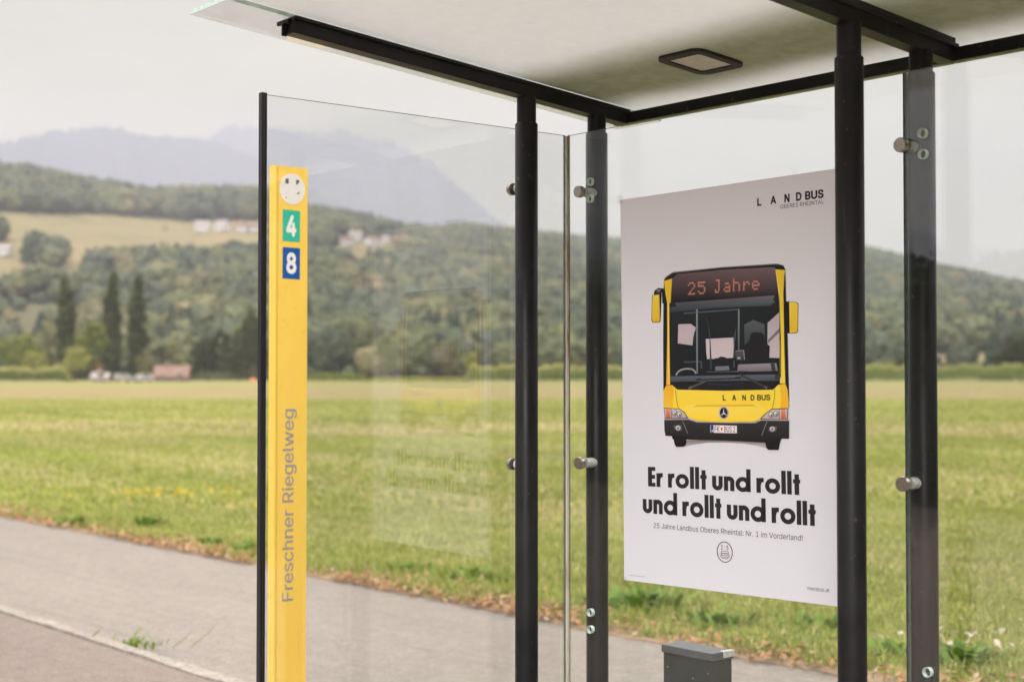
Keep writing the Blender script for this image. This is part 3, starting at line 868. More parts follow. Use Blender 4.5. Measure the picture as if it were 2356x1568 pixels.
m = MB(); m.add([(-.7, -.4, 0), (.7, -.4, 0), (.7, .4, 0), (-.7, .4, 0), (-.4, -.25, .8), (.4, -.25, .8), (.4, .25, .8), (-.4, .25, .8)],
                [(0, 3, 2, 1), (4, 5, 6, 7), (0, 1, 5, 4), (1, 2, 6, 5), (2, 3, 7, 6), (3, 0, 4, 7)])
m.build('block', plain('orange_plastic', (0.72, 0.22, 0.05), .5), root)
m = MB(); m.box(-.72, .72, -.42, .42, -.05, .06); m.build('foot', RUBBER, root)

# ------------------------------------------------------------------ grass, leaves and weeds
def blades(n, y0, y1, g):
    u = g.uniform(-.45, .45, n); y = np.sqrt(y0 ** 2 + (y1 ** 2 - y0 ** 2) * g.uniform(0, 1, n)); x = u * y
    b, d = CA * x + SA * y, -SA * x + CA * y
    ok = d > D_VERGE - .02
    return x[ok], y[ok], d[ok], b[ok]
def make_grass():
    V, C = [], []
    g = np.random.default_rng(21)
    for n, near, far, h, wd in ((430000, 5.5, 18.5, (.030, .085), .0052), (330000, 18.5, 42, (.035, .085), .012), (240000, 42, 104, (.045, .09), .03)):
        x, y, d, b = blades(n, near, far, g)
        k = len(x)
        # tussocks
        tus = (np.sin(x * 3.1 + y * 1.7) * np.sin(x * 1.3 - y * 2.9) + np.sin(x * 7.3) * np.sin(y * 6.1) * .6)
        r = np.hypot(x, y)
        patch = np.sin(x * .55 + 1) * np.sin(y * .42 + x * .2) + .6 * np.sin(x * 1.7 + y * 1.1)
        keep = g.uniform(0, 1, k) * np.clip((104 - y) / 26, .02, 1) ** -1 < np.where(d < D_VERGE + .5, .25 + .55 * (tus > .1), .72 + .18 * tus)
        x, y, d, b, tus, patch, r = (q[keep] for q in (x, y, d, b, tus, patch, r)); k = len(x)
        hh = g.uniform(h[0], h[1], k) * (1 + .22 * np.clip(tus, -1, 1.3)) * np.where(d < D_VERGE + .9, 1.15, 1)
        z = field_z(r) - .004
        a = g.uniform(0, 6.28, k); lean = g.uniform(.15, .9, k)
        dirv = np.c_[np.cos(a), np.sin(a), np.zeros(k)]
        sidev = np.c_[-np.sin(a), np.cos(a), np.zeros(k)] * (wd * g.uniform(.6, 1.4, (k, 1)))
        P = np.c_[x, y, z]
        mid = P + dirv * (hh * lean * .35)[:, None] + np.c_[np.zeros(k), np.zeros(k), hh * .62]
        tip = P + dirv * (hh * lean)[:, None] + np.c_[np.zeros(k), np.zeros(k), hh * (1.05 - .25 * lean)]
        q = np.stack([P - sidev, P + sidev, mid + sidev * .75, mid - sidev * .75, tip], 1)
        pal = np.array([[0.300, 0.325, 0.078], [0.350, 0.362, 0.095], [0.215, 0.270, 0.064], [0.58, 0.48, 0.27], [0.48, 0.43, 0.20]])
        dryp = np.clip(.25 + .19 * patch - .08 * tus - .12 * np.clip((D_VERGE + 3 - d) / 2, 0, 1) + .38 * np.exp(-((y - 47 - 2 * np.sin(x * .3)) / 5) ** 2) , .05, .8)
        isdry = g.uniform(0, 1, k) < dryp
        ci = np.where(isdry, g.integers(3, 5, k), g.choice(3, k, p=[.45, .32, .23]))
        c = pal[ci] * g.uniform(.75, 1.25, (k, 1)) * (1 + .10 * np.sin(x * .31 + 2 * np.sin(y * .23)) * np.sin(y * .37))[:, None]
        V.append(q.reshape(-1, 3)); C.append(np.repeat(c, 5, 0))
    Va = np.concatenate(V); nb = len(Va) // 5
    i = np.arange(nb)[:, None] * 5
    tri = np.concatenate([i + [0, 1, 2], i + [0, 2, 3], i + [3, 2, 4]], 1).reshape(-1, 3)
    o = np_mesh('grass', Va, tri, np.concatenate(C), foliage('grass_blade', .7, .35))
    tag(o, 'short yellow green meadow grass growing beyond the road', 'grass', kind='stuff')
make_grass()
def make_leaf_litter():
    g = np.random.default_rng(33)
    n = 15000
    b = g.uniform(-26, 6, n); d = D_VERGE - .12 + np.abs(g.normal(0, .30, n))
    dens = np.sin(b * 1.3) + np.sin(b * 3.1 + 1) * .7
    k0 = g.uniform(-1.7, 1.7, n) < dens + .35
    b, d = b[k0], d[k0]; n = len(b)
    x = CA * b - SA * d; y = SA * b + CA * d
    s = g.uniform(.012, .034, n); a = g.uniform(0, 6.28, n)
    t1 = np.c_[np.cos(a), np.sin(a), g.normal(0, .35, n)] * s[:, None]
    t2 = np.c_[-np.sin(a), np.cos(a), g.normal(0, .35, n)] * (s * .6)[:, None]
    P = np.c_[x, y, np.full(n, Z_ROAD + .022) + g.uniform(0, .035, n)]
    q = np.stack([P - t1, P + t2, P + t1, P - t2], 1)
    pal = np.array([[0.36, 0.185, 0.085], [0.30, 0.15, 0.075], [0.42, 0.25, 0.13], [0.24, 0.13, 0.07], [0.45, 0.32, 0.20]])
    c = pal[g.integers(0, 5, n)] * g.uniform(.8, 1.2, (n, 1))
    o = np_mesh('fallen_leaves', q.reshape(-1, 3), np.arange(4 * n).reshape(-1, 4), np.repeat(c, 4, 0), foliage('dry_leaf', .8, .2))
    tag(o, 'dry orange brown leaves lying along the grassy edge of the road', 'leaves', kind='stuff')
    # bare earth under them
make_leaf_litter()
EARTH = plain('verge_earth', (0.24, 0.155, 0.095), 0.95, var=0.35, vscale=7, bmp=.5)
strip('verge', -60, 40, D_VERGE - .06, D_VERGE + .16, -0.3, Z_ROAD + .006, EARTH, .05, .10, n=600)
def flower_spots():
    g = np.random.default_rng(8)
    P, C = [], []
    for sx, sy, n, col, sp in ((275, 1150, 26, (.62, .42, .03), .30), (415, 1150, 70, (.62, .44, .03), .45), (545, 1180, 14, (.62, .44, .05), .4), (2220, 1500, 26, (.60, .50, .40), .35), (1300, 1190, 16, (.62, .44, .05), .7)):
        t = (EYE - Z_ROAD) / ((sy - 872) / F); c0 = np.array([(sx - 1178) / F * t, t, 0])
        for _ in range(n):
            q = c0 + np.array([g.normal(0, sp), g.normal(0, sp), Z_ROAD + g.uniform(.08, .15)])
            P.append(q); C.append(np.array(col) * g.uniform(.8, 1.2))
    P = np.array(P); n = len(P); s = .017
    off = np.array([[-s, -s, 0], [s, -s, 0], [s, s, 0], [-s, s, 0]])
    tiltv = g.normal(0, .012, (n, 4, 1)) * np.array([0, 0, 1])
    q = P[:, None] + off[None] + tiltv
    o = np_mesh('wildflowers', q.reshape(-1, 3), np.arange(4 * n).reshape(-1, 4), np.repeat(np.array(C), 4, 0), foliage('petal', .7, .3))
    tag(o, 'tiny yellow and pale wildflower heads among the meadow grass', 'flowers', kind='stuff')
flower_spots()
WEEDM = foliage('weed_leaf', .55, .3)
def weed(label, loc, rad, h, n, pal, seed, group=None, name='weed_clump', wide=.17, stalks=0):
    g = np.random.default_rng(seed)
    root = empty(name, loc); tag(root, label, 'weed', group)
    V, Fc, C = [], [], []
    for k in range(n):
        a = g.uniform(0, 6.28); r0 = abs(g.normal(0, rad * .4)); ln = h * g.uniform(.6, 1.15); out = g.uniform(.3, 1.0)
        p0 = np.array([math.cos(a * 2.3) * r0, math.sin(a * 2.3) * r0, 0])
        dv = np.array([math.cos(a), math.sin(a), 0]); sv = np.array([-dv[1], dv[0], 0]) * ln * wide * g.uniform(.6, 1.1)
        c = np.array(pal[g.integers(0, len(pal))]) * g.uniform(.8, 1.2)
        base = len(V)
        for t, ww in ((0, .25), (.35, .9), (.7, .8), (1.0, .05)):
            pt = p0 + dv * ln * out * t + np.array([0, 0, ln * (t * .95 - t * t * .45 * (out + .3))])
            V += [pt - sv * ww, pt + sv * ww]; C += [c, c]
        for q in range(3): Fc.append((base + 2 * q, base + 2 * q + 1, base + 2 * q + 3, base + 2 * q + 2))
    np_mesh('leaves', np.array(V), np.array(Fc), np.array(C), WEEDM, root)
    if stalks:
        m = MB()
        for q in range(stalks):
            a = g.uniform(-.6, .9); L = h * g.uniform(1.1, 1.9)
            x0 = g.uniform(-rad, rad)
            m.tube([(x0, 0, 0), (x0 + math.cos(a) * L * .5, .02, L * .35), (x0 + math.cos(a) * L, .03, L * .62 + .02)], [.004, .003, .002], 5)
        m.build('stalk', plain('dry_stalk', (0.25, 0.26, 0.08), .8), root)
    return root
GRN = [(0.14, 0.215, 0.032), (0.18, 0.26, 0.042), (0.11, 0.18, 0.028)]
YGR = [(0.25, 0.28, 0.055), (0.19, 0.25, 0.045)]
def on_ground(x, y, z): 
    t = (EYE - z) / ((y - 872) / F)
    return Vector(((x - 1178) / F * t, t, z))
weed('spindly green weed with dry stalks growing in the kerb joint', on_ground(310, 1484, -.05), .36, .085, 110, YGR + GRN, 50, name='kerb_weed', wide=.09, stalks=5)
WG = 'broad leaved weeds along the road edge'
for k, (x, y, rad, h, n, lab) in enumerate([(170, 1206, .35, .16, 60, 'dark green weed at the road edge near the left picture edge'), (345, 1210, .22, .20, 50, 'upright green weed at the road edge under the yellow flowers'),
        (490, 1255, .20, .15, 40, 'bright green weed at the road edge left of the black edge bar'), (568, 1268, .25, .17, 46, 'leafy weed at the road edge touching the black edge bar'),
        (1080, 1330, .45, .15, 90, 'wide green weed patch at the road edge left of the front left post'), (940, 1310, .3, .12, 60, 'low weed at the road edge below the poster reflection'),
        (1470, 1395, .5, .22, 120, 'big dark weed clump under the left end of the poster'), (1640, 1430, .35, .16, 70, 'weed clump under the middle of the poster behind the box'),
        (1890, 1440, .3, .14, 60, 'weed clump right beside the front right post under the poster'), (2215, 1520, .30, .17, 110, 'tall dark weed clump right of the rear right post'), (2050, 1500, .22, .14, 50, 'small weed clump between the two right posts')]):
    weed(lab, on_ground(x, y, Z_ROAD), rad, h, n, GRN, 60 + k, WG)

# ------------------------------------------------------------------ the bus shelter
B1, B2, B3 = -3.61, -2.352, -1.10        # the three frames
DF, DR = 3.02, 3.32                      # front and rear posts
PR, Z_CAP = 0.036, 2.306
G_TOP, G_BOT = 2.297, 0.25
D_GL, B_GL = 3.25, -3.675
ORG = (-2.4, 2.9)
sh = empty('bus_shelter', W(*ORG), YAW)
tag(sh, 'open bus shelter of dark steel posts, clear glass walls and a milky glass roof', 'bus shelter')
L = lambda b, d, z=0.0: Vector((b - ORG[0], d - ORG[1], z))
def raf_b(d): return EYE + .962 - ROOF_K * (d - 2.156)
for b in (B1, B2, B3):
    for d in (DF, DR):
        m = MB()
        m.tube([L(b, d, 0), L(b, d, Z_CAP - .004), L(b, d, Z_CAP)], [PR, PR, PR - .004], 40)
        m.tube([L(b, d, Z_CAP - .002), L(b, d, raf_b(d) + .006)], .0305, 32)
        m.tube([L(b, d, .0), L(b, d, .014)], .075, 32)
        m.build('post', STEEL, sh)
    # T shaped rafter with a bottom web and a wide top flange, sloping with the roof
    m = MB()
    d0, d1 = 2.156, 3.4385
    def sect(d):
        z0 = raf_b(d); z1 = roof_z(d) - .001
        return [(-.024, z0), (.024, z0), (.024, z1 - .010), (.038, z1 - .010), (.038, z1), (-.038, z1), (-.038, z1 - .010), (-.024, z1 - .010)]
    A_, B_ = sect(d0), sect(d1)
    v = [L(b + q[0], d0, q[1]) for q in A_] + [L(b + q[0], d1, q[1]) for q in B_]
    n = len(A_)
    m.add(v, [tuple(range(n)), tuple(range(2 * n - 1, n - 1, -1))] + [(i, n + i, n + (i + 1) % n, (i + 1) % n) for i in range(n)])
    # bracket tab at the front end
    m.box(*(L(b - .050, 2.146)[0], L(b + .012, 2.146)[0]), *(L(0, 2.146)[1], L(0, 2.156)[1]), raf_b(2.15) + .028, raf_b(2.15) + .040)
    m.box(*(L(b - .018, 2.146)[0], L(b - .010, 2.146)[0]), *(L(0, 2.142)[1], L(0, 2.158)[1]), raf_b(2.15) - .006, raf_b(2.15) + .03)
    m.build('rafter', STEEL, sh, .002)
for b0, b1 in ((B1 - .05, B2), (B2, B3 + .05)):
    m = MB(); m.box(L(b0, 0)[0] + .002, L(b1, 0)[0] - .002, L(0, 3.44)[1], L(0, 3.478)[1], roof_z(3.44) - .043, roof_z(3.478) - .003); m.build('purlin', STEEL, sh, .002)
# glass walls: clear faces and green edges
def pane(b0, b1, d0, d1, gm=GLASS, name='glass_panel'):
    m = MB(); m.box(L(b0, 0)[0], L(b1, 0)[0], L(0, d0)[1], L(0, d1)[1], G_BOT, G_TOP, mis=[1, 1] + ([1, 0, 1, 0] if (b1 - b0) < (d1 - d0) else [0, 1, 0, 1]))
    return m.build(name, [gm, EDGE], sh)
side = pane(B_GL - .005, B_GL + .005, 2.115, 3.236)
rear1 = pane(B_GL + .006, B2 - .003, D_GL - .005, D_GL + .005, GLASS_REAR)
rear2 = pane(B2 + .003, B3 - .003, D_GL - .005, D_GL + .005, GLASS_COAT)
m = MB(); m.box(L(B_GL - .0085, 0)[0], L(B_GL + .0085, 0)[0], L(0, 2.104)[1], L(0, 2.1145)[1], 0, G_TOP + .004)
m.box(L(B_GL - .0085, 0)[0], L(B_GL - .0055, 0)[0], L(0, 2.115)[1], L(0, 2.121)[1], 0, G_TOP + .004)
m.box(L(B_GL + .0055, 0)[0], L(B_GL + .0085, 0)[0], L(0, 2.115)[1], L(0, 2.121)[1], 0, G_TOP + .004)
m.build('edge_profile', plain('black_profile', (0.012, 0.012, 0.014), .45), sh)
def seal_mat():
    m, t, p = new_mat('old_silicone')
    f = noise(t, 26, 4, .7, (1, 1, .16))
    t.links.new(ramp(t, f, [(.3, (.10, .065, .03)), (.42, (.36, .28, .17)), (.55, (.56, .50, .40)), (.8, (.62, .57, .48))]), p.inputs['Base Color'])
    p.inputs['Roughness'].default_value = .6
    return m
m = MB(); m.box(L(B_GL + .0052, 0)[0], L(B_GL + .0135, 0)[0], L(0, 3.2362)[1], L(0, 3.2448)[1], G_BOT, G_TOP - .003); m.build('joint_seal', seal_mat(), sh)
# point fixings
def fixing(b, d, z, axis):
    u = Vector((0, -1, 0)) if axis == 'd' else Vector((-1, 0, 0))      # towards the cap
    c = L(b, d, z)
    m = MB(); m.tube([c - u * .006, c - u * .046], .0155, 24); o = m.build('fixing', ALU, sh)
    m = MB(); m.tube([c + u * .006, c + u * .011], .0155, 24); m.build('washer', RUBBER, o)
    m = MB(); m.tube([c + u * .0115, c + u * .024, c + u * .0265], [.0195, .0195, .018], 32); m.build('cap', INOX, o)
for z in (on_d(1336, 440, D_GL - .02)[1], on_d(1336, 1065, D_GL - .02)[1], .45):
    fixing(B1 + .012, D_GL, z, 'd'); fixing(B2, D_GL, z, 'd'); fixing(B3, D_GL, z, 'd')
    fixing(B_GL, DF + .01, z, 'b')
def bore(x, y, b=None):
    bb, z = on_d(x, y, D_GL)
    c = L(bb, D_GL, z)
    n = 28; ri, ro = .0112, .0128
    v, f = [], []
    for dy in (-.0062, .0062):
        for r in (ri, ro):
            v += [(c.x + math.cos(2 * math.pi * i / n) * r, c.y + dy, c.z + math.sin(2 * math.pi * i / n) * r) for i in range(n)]
    for i in range(n):
        j = (i + 1) % n
        f += [(i, j, n + j, n + i), (2 * n + i, 3 * n + i, 3 * n + j, 2 * n + j), (i, 2 * n + i, 2 * n + j, j), (n + i, n + j, 3 * n + j, 3 * n + i)]
    m = MB(); m.add(v, f, smooth=False); m.build('drill_hole', BORE, sh)
for q in ((1358, 418), (1358, 457), (1359, 1408), (1359, 1447), (2123, 307), (2124, 355), (2135, 1545)): bore(*q)
# roof: clear glass strip outside the first frame, milky panels over both bays
def roof_panel(b0, b1, d0, d1, lift, th, name, mats, mis):
    m = MB()
    v = []
    for z in (lift, lift + th):
        v += [L(b0, d0, roof_z(d0) + z), L(b1, d0, roof_z(d0) + z), L(b1, d1, roof_z(d1) + z), L(b0, d1, roof_z(d1) + z)]
    for k, f in enumerate([(0, 3, 2, 1), (4, 5, 6, 7), (0, 1, 5, 4), (1, 2, 6, 5), (2, 3, 7, 6), (3, 0, 4, 7)]):
        if k == 0: m.add(v, [])
        m.f.append(f); m.m.append(mis[k]); m.sm.append(False)
    return m.build(name, mats, sh)
D_FRONT, D_BACK = 1.964, 3.62
roof_panel(-3.83, B1 - .002, D_FRONT, D_BACK, .001, .012, 'roof_pane', [GLASS_ROOF, EDGE_PALE], [0, 0, 1, 1, 0, 0])
roof_panel(B1 + .001, B2 - .004, D_FRONT, D_BACK, .014, .010, 'roof_panel', [ROOF], [0] * 6)
roof_panel(B2 + .004, B3 + .2, D_FRONT, D_BACK, .014, .010, 'roof_panel', [ROOF], [0] * 6)
for b0, b1 in ((B1 - .036, B1 + .036), (B2 - .036, B2 + .036), (B3 - .036, B3 + .036)):
    m = MB(); v = []
    for d in (2.16, 3.43): v += [L(b0 + .03, d, roof_z(d) - .0005), L(b1 - .004, d, roof_z(d) - .0005), L(b1 - .004, d, roof_z(d) + .0135), L(b0 + .03, d, roof_z(d) + .0135)]
    if b0 != B1 - .036:
        m.add(v, [(0, 1, 2, 3), (7, 6, 5, 4), (0, 4, 5, 1), (1, 5, 6, 2), (2, 6, 7, 3), (3, 7, 4, 0)]); m.build('packing_strip', RUBBER, sh)
# ceiling lamp set flush in the milky panel
lc = [on_roof(*q, off=.012) for q in ((1513, 131), (1598, 112), (1712, 147), (1622, 168))]
lb = (min(q[0] for q in lc) + max(q[0] for q in lc)) / 2; ld = (min(q[1] for q in lc) + max(q[1] for q in lc)) / 2
hb = (max(q[0] for q in lc) - min(q[0] for q in lc)) / 2; hd = (max(q[1] for q in lc) - min(q[1] for q in lc)) / 2
hb = max(.09, min(hb, .16)); hd = max(.08, min(hd, .16))
print('lamp', lb, ld, hb, hd)
def rrect(hx, hy, r, n=7):
    o = []
    for cx, cy, a0 in ((hx - r, hy - r, 0), (-hx + r, hy - r, 90), (-hx + r, -hy + r, 180), (hx - r, -hy + r, 270)):
        for k in range(n + 1): o.append((cx + r * math.cos(R(a0 + 90 * k / n)), cy + r * math.sin(R(a0 + 90 * k / n))))
    return o
outer, inner = rrect(hb, hd, .035), rrect(hb * .70, hd * .70, .012)
n = len(outer); v, f = [], []
for lift in (.0135, .004):
    for ring in (outer, inner): v += [L(lb + q[0], ld + q[1], roof_z(ld + q[1]) + lift) for q in ring]
for i in range(n):
    j = (i + 1) % n
    f += [(2 * n + i, 2 * n + j, 3 * n + j, 3 * n + i), (i, j, 2 * n + j, 2 * n + i), (n + i, 3 * n + i, 3 * n + j, n + j)]
m = MB(); m.add(v, f); lamp = m.build('ceiling_lamp', RUBBER, sh)
m = MB(); v = [L(lb + q[0], ld + q[1], roof_z(ld + q[1]) + .008) for q in inner]; v2 = [L(lb + q[0], ld + q[1], roof_z(ld + q[1]) + .0125) for q in inner]
m.add(v + v2, [tuple(range(n)), tuple(range(2 * n - 1, n - 1, -1))] + [(i, (i + 1) % n, n + (i + 1) % n, n + i) for i in range(n)])
def diff_mat():
    m, t, p = new_mat('lamp_diffuser')
    t.nodes.remove(p)
    c = ramp(t, noise(t, 30, 4), [(.3, (.58, .57, .48)), (.7, (.66, .65, .55))])
    a = N(t, 'BsdfTranslucent'); b = N(t, 'BsdfDiffuse'); ms = N(t, 'MixShader', Fac=.85)
    t.links.new(c, a.inputs[0]); t.links.new(c, b.inputs[0]); t.links.new(a.outputs[0], ms.inputs[1]); t.links.new(b.outputs[0], ms.inputs[2])
    t.links.new(ms.outputs[0], t.nodes['Material Output'].inputs[0]); return m
m.build('diffuser', diff_mat(), lamp)

# ------------------------------------------------------------------ lettering
try:                                      # the grotesque that ships with Blender; its built-in face otherwise
    SANS = bpy.data.fonts.load(bpy.utils.resource_path('LOCAL') + '/datafiles/fonts/Inter.woff2')
except Exception:
    SANS = None
def text_faces(body, offset=0.0):
    """outlines of the letters, filled by winding number so that overlapping strokes stay solid"""
    cu = bpy.data.curves.new('lettering', 'FONT'); cu.body = body; cu.size = 1.0; cu.resolution_u = 4; cu.fill_mode = 'NONE'
    if SANS: cu.font = SANS
    o = bpy.data.objects.new('lettering', cu); COL.objects.link(o)
    bpy.context.view_layer.update()
    me = bpy.data.meshes.new_from_object(o.evaluated_get(bpy.context.evaluated_depsgraph_get()))
    pts = np.array([v.co[:2] for v in me.vertices]); nxt = {e.vertices[0]: e.vertices[1] for e in me.edges}
    edges = [tuple(e.vertices) for e in me.edges]
    # even out the direction of the stored edges ring by ring
    adj = {}
    for a, b in edges: adj.setdefault(a, []).append(b); adj.setdefault(b, []).append(a)
    seen, loops = set(), []
    for st in range(len(pts)):
        if st in seen or len(adj.get(st, [])) != 2: continue
        lp, cur = [st], min(adj[st]); seen.add(st)
        if st + 1 in adj[st]: cur = st + 1
        while cur != st and cur not in seen:
            seen.add(cur); lp.append(cur)
            a, b = adj[cur]; cur = b if a == lp[-2] else a
        loops.append(lp)
    bpy.data.objects.remove(o); bpy.data.curves.remove(cu); bpy.data.meshes.remove(me)
    V, Fc = [], []
    NSH = 8 if len(body) < 5 else 4
    # letters one by one: rings whose boxes touch belong together
    boxes = [(pts[l, 0].min(), pts[l, 0].max()) for l in loops]
    order = sorted(range(len(loops)), key=lambda q: boxes[q][0])
    groups = []
    for q in order:
        if groups and boxes[q][0] < groups[-1][1] - 1e-5: groups[-1][0].append(q); groups[-1][1] = max(groups[-1][1], boxes[q][1])
        else: groups.append([[q], boxes[q][1]])
    for gq, _ in groups:
        vs, es, rings = [], [], []
        for q in gq:
            for kk in range(NSH if offset else 1):
                sh_ = np.array([math.cos(kk * math.pi / 4 + .2), math.sin(kk * math.pi / 4 + .2)]) * offset
                rg = pts[loops[q]] + sh_
                n0 = len(vs); vs += [Vector(v) for v in rg]; rings.append(rg)
                es += [(n0 + i, n0 + (i + 1) % len(rg)) for i in range(len(rg))]
        ov, oe, of, *_r = delaunay_2d_cdt(vs, es, [], 0, 1e-6)
        base = len(V); V += [tuple(v) for v in ov]
        for f in of:
            c = sum((ov[i] for i in f), Vector((0, 0))) / len(f); wn = 0
            for rg in rings:
                a = rg - np.array(c); b = np.roll(a, -1, 0)
                cr_ = a[:, 0] * b[:, 1] - a[:, 1] * b[:, 0]
                wn += int(((a[:, 1] <= 0) & (b[:, 1] > 0) & (cr_ > 0)).sum()) - int(((a[:, 1] > 0) & (b[:, 1] <= 0) & (cr_ < 0)).sum())
            if wn: Fc.append(tuple(base + i for i in f))
    return np.array(V), Fc
CAPH = text_faces('E')[0][:, 1].max()
def fit(vs, p0, p1, h, ref):
    """stretch letters so they run from p0 to p1 along the baseline with height h for the unit height ref"""
    p0 = np.array(p0, float); p1 = np.array(p1, float)
    x0, x1 = vs[:, 0].min(), vs[:, 0].max()
    u = (p1 - p0); up = np.array([-u[1], u[0]]) / np.linalg.norm(u)
    if h < 0: up = -up; h = -h
    return p0 + ((vs[:, :1] - x0) / (x1 - x0)) * u + (vs[:, 1:2] / ref) * h * up
# heavy geometric grotesque for the slogan: every letter from strokes and rings
def arc(cx, cy, r0, r1, a0, a1, n=20):
    v = []
    for k in range(n + 1):
        a = R(a0 + (a1 - a0) * k / n); v += [(cx + r0 * math.cos(a), cy + r0 * math.sin(a)), (cx + r1 * math.cos(a), cy + r1 * math.sin(a))]
    return v, [(2 * k, 2 * k + 1, 2 * k + 3, 2 * k + 2) for k in range(n)]
def bar(x0, y0, x1, y1): return [(x0, y0), (x1, y0), (x1, y1), (x0, y1)], [(0, 1, 2, 3)]
SW, XH = .215, .70
def heavy(ch):
    ro = XH / 2 + .012; ri = ro - SW * .98
    if ch == 'E': return [bar(0, 0, .23, 1), bar(.23, 0, .42, .2), bar(.23, .4, .40, .6), bar(.23, .8, .42, 1)], .42
    if ch == 'r': return [bar(0, 0, SW, XH), bar(SW, XH - .20, .36, XH + .01), ([(SW, XH - .36), (SW + .05, XH - .2), (SW, XH - .2)], [(0, 1, 2)])], .36
    if ch == 'o': return [arc(ro, XH / 2, ri, ro, 0, 360, 40)], 2 * ro
    if ch == 'l': return [bar(0, 0, SW, 1.09)], SW
    if ch == 't': return [bar(.07, 0, .07 + SW, .95), bar(0, XH - .17, .07, XH + .01), bar(.07 + SW, XH - .17, .34, XH + .01)], .34
    if ch == 'u':
        r = .275; return [bar(0, r, SW, XH), bar(2 * r - SW, r, 2 * r, XH), arc(r, r, r - SW, r, 180, 360)], 2 * r
    if ch == 'n':
        r = .265; return [bar(0, 0, SW, XH), bar(2 * r - SW, 0, 2 * r, XH - r), arc(r, XH - r, r - SW, r + .01, 0, 130)], 2 * r
    if ch == 'd': return [arc(ro, XH / 2, ri, ro, 0, 360, 40), bar(2 * ro - SW + .03, 0, 2 * ro + .03, 1.09)], 2 * ro + .03
    return [], .22
def heavy_line(s):
    V, Fc, x = [], [], 0.0
    for ch in s:
        parts, wd = heavy(ch)
        for v, f in parts:
            b = len(V); V += [(x + q[0], q[1]) for q in v]; Fc += [tuple(i + b for i in g) for g in f]
        x += wd + (.058 if ch != ' ' else 0)
    return np.array(V), Fc

# ------------------------------------------------------------------ the poster
D_PO = D_GL - .0065                      # taped on the inner face of the rear glass
PB0 = on_d(1427, 460, D_PO)
def P2(x, y):                            # survey point on the poster sheet, local metres
    b, z = on_d(x, y, D_PO); return np.array([b - PB0[0], z])
NAT = 3840.0 / 2356.0
Z4 = lambda x, y: P2((2300 + x / 1.96) / NAT, (950 + y / 1.96) / NAT)
Z5 = lambda x, y: P2((2300 + x / 1.7306) / NAT, (1650 + y / 1.7306) / NAT)
Z6 = lambda x, y: P2((2600 + x / 7.853) / NAT, (2000 + y / 7.853) / NAT)
Z7 = lambda x, y: P2((2750 + x / 5.89) / NAT, (640 + y / 5.89) / NAT)
po = empty('bus_poster', W(PB0[0], D_PO), YAW)
tag(po, 'large pale poster of a yellow bus taped to the rear glass wall', 'poster')
c_tl, c_bl, c_tr, c_br = P2(1427, 460), P2(1436, 1333), P2(1921, 388), P2(1926, 1394)
# the sheet runs on behind the front post to its real right edge
ext = 1.035
c_tr = c_tl + (c_tr - c_tl) * ext; c_br = c_bl + (c_br - c_bl) * ext
print('poster size', c_tr - c_tl, c_tl - c_bl)
ny = 24
shade_comp = [(0, (242, 238, 246)), (.06, (246, 243, 251)), (.13, (247, 246, 254)), (.3, (241, 240, 248)), (.5, (226, 225, 232)), (.75, (215, 214, 221)), (1, (212, 211, 218))]  # sheet colour painted paler upward to offset the roof's shade and the sun below
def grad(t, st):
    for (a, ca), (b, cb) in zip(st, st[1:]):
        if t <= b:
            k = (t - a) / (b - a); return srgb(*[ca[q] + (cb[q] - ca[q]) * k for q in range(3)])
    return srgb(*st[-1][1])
m = MB(); v, c, f = [], [], []
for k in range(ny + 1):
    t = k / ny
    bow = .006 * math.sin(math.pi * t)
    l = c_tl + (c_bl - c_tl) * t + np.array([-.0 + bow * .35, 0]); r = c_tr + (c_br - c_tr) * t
    v += [(l[0], 0, l[1]), (r[0], 0, r[1]), (l[0], .0004, l[1]), (r[0], .0004, r[1])]; c += [grad(t, shade_comp)] * 4
for k in range(ny):
    a = 4 * k; f += [(a, a + 4, a + 5, a + 1), (a + 2, a + 3, a + 7, a + 6), (a, a + 2, a + 6, a + 4), (a + 1, a + 5, a + 7, a + 3)]
f += [(0, 1, 3, 2), (4 * ny, 4 * ny + 2, 4 * ny + 3, 4 * ny + 1)]
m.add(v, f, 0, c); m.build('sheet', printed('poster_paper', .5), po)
INK = printed('printing_ink', .5)
STEP = .00012
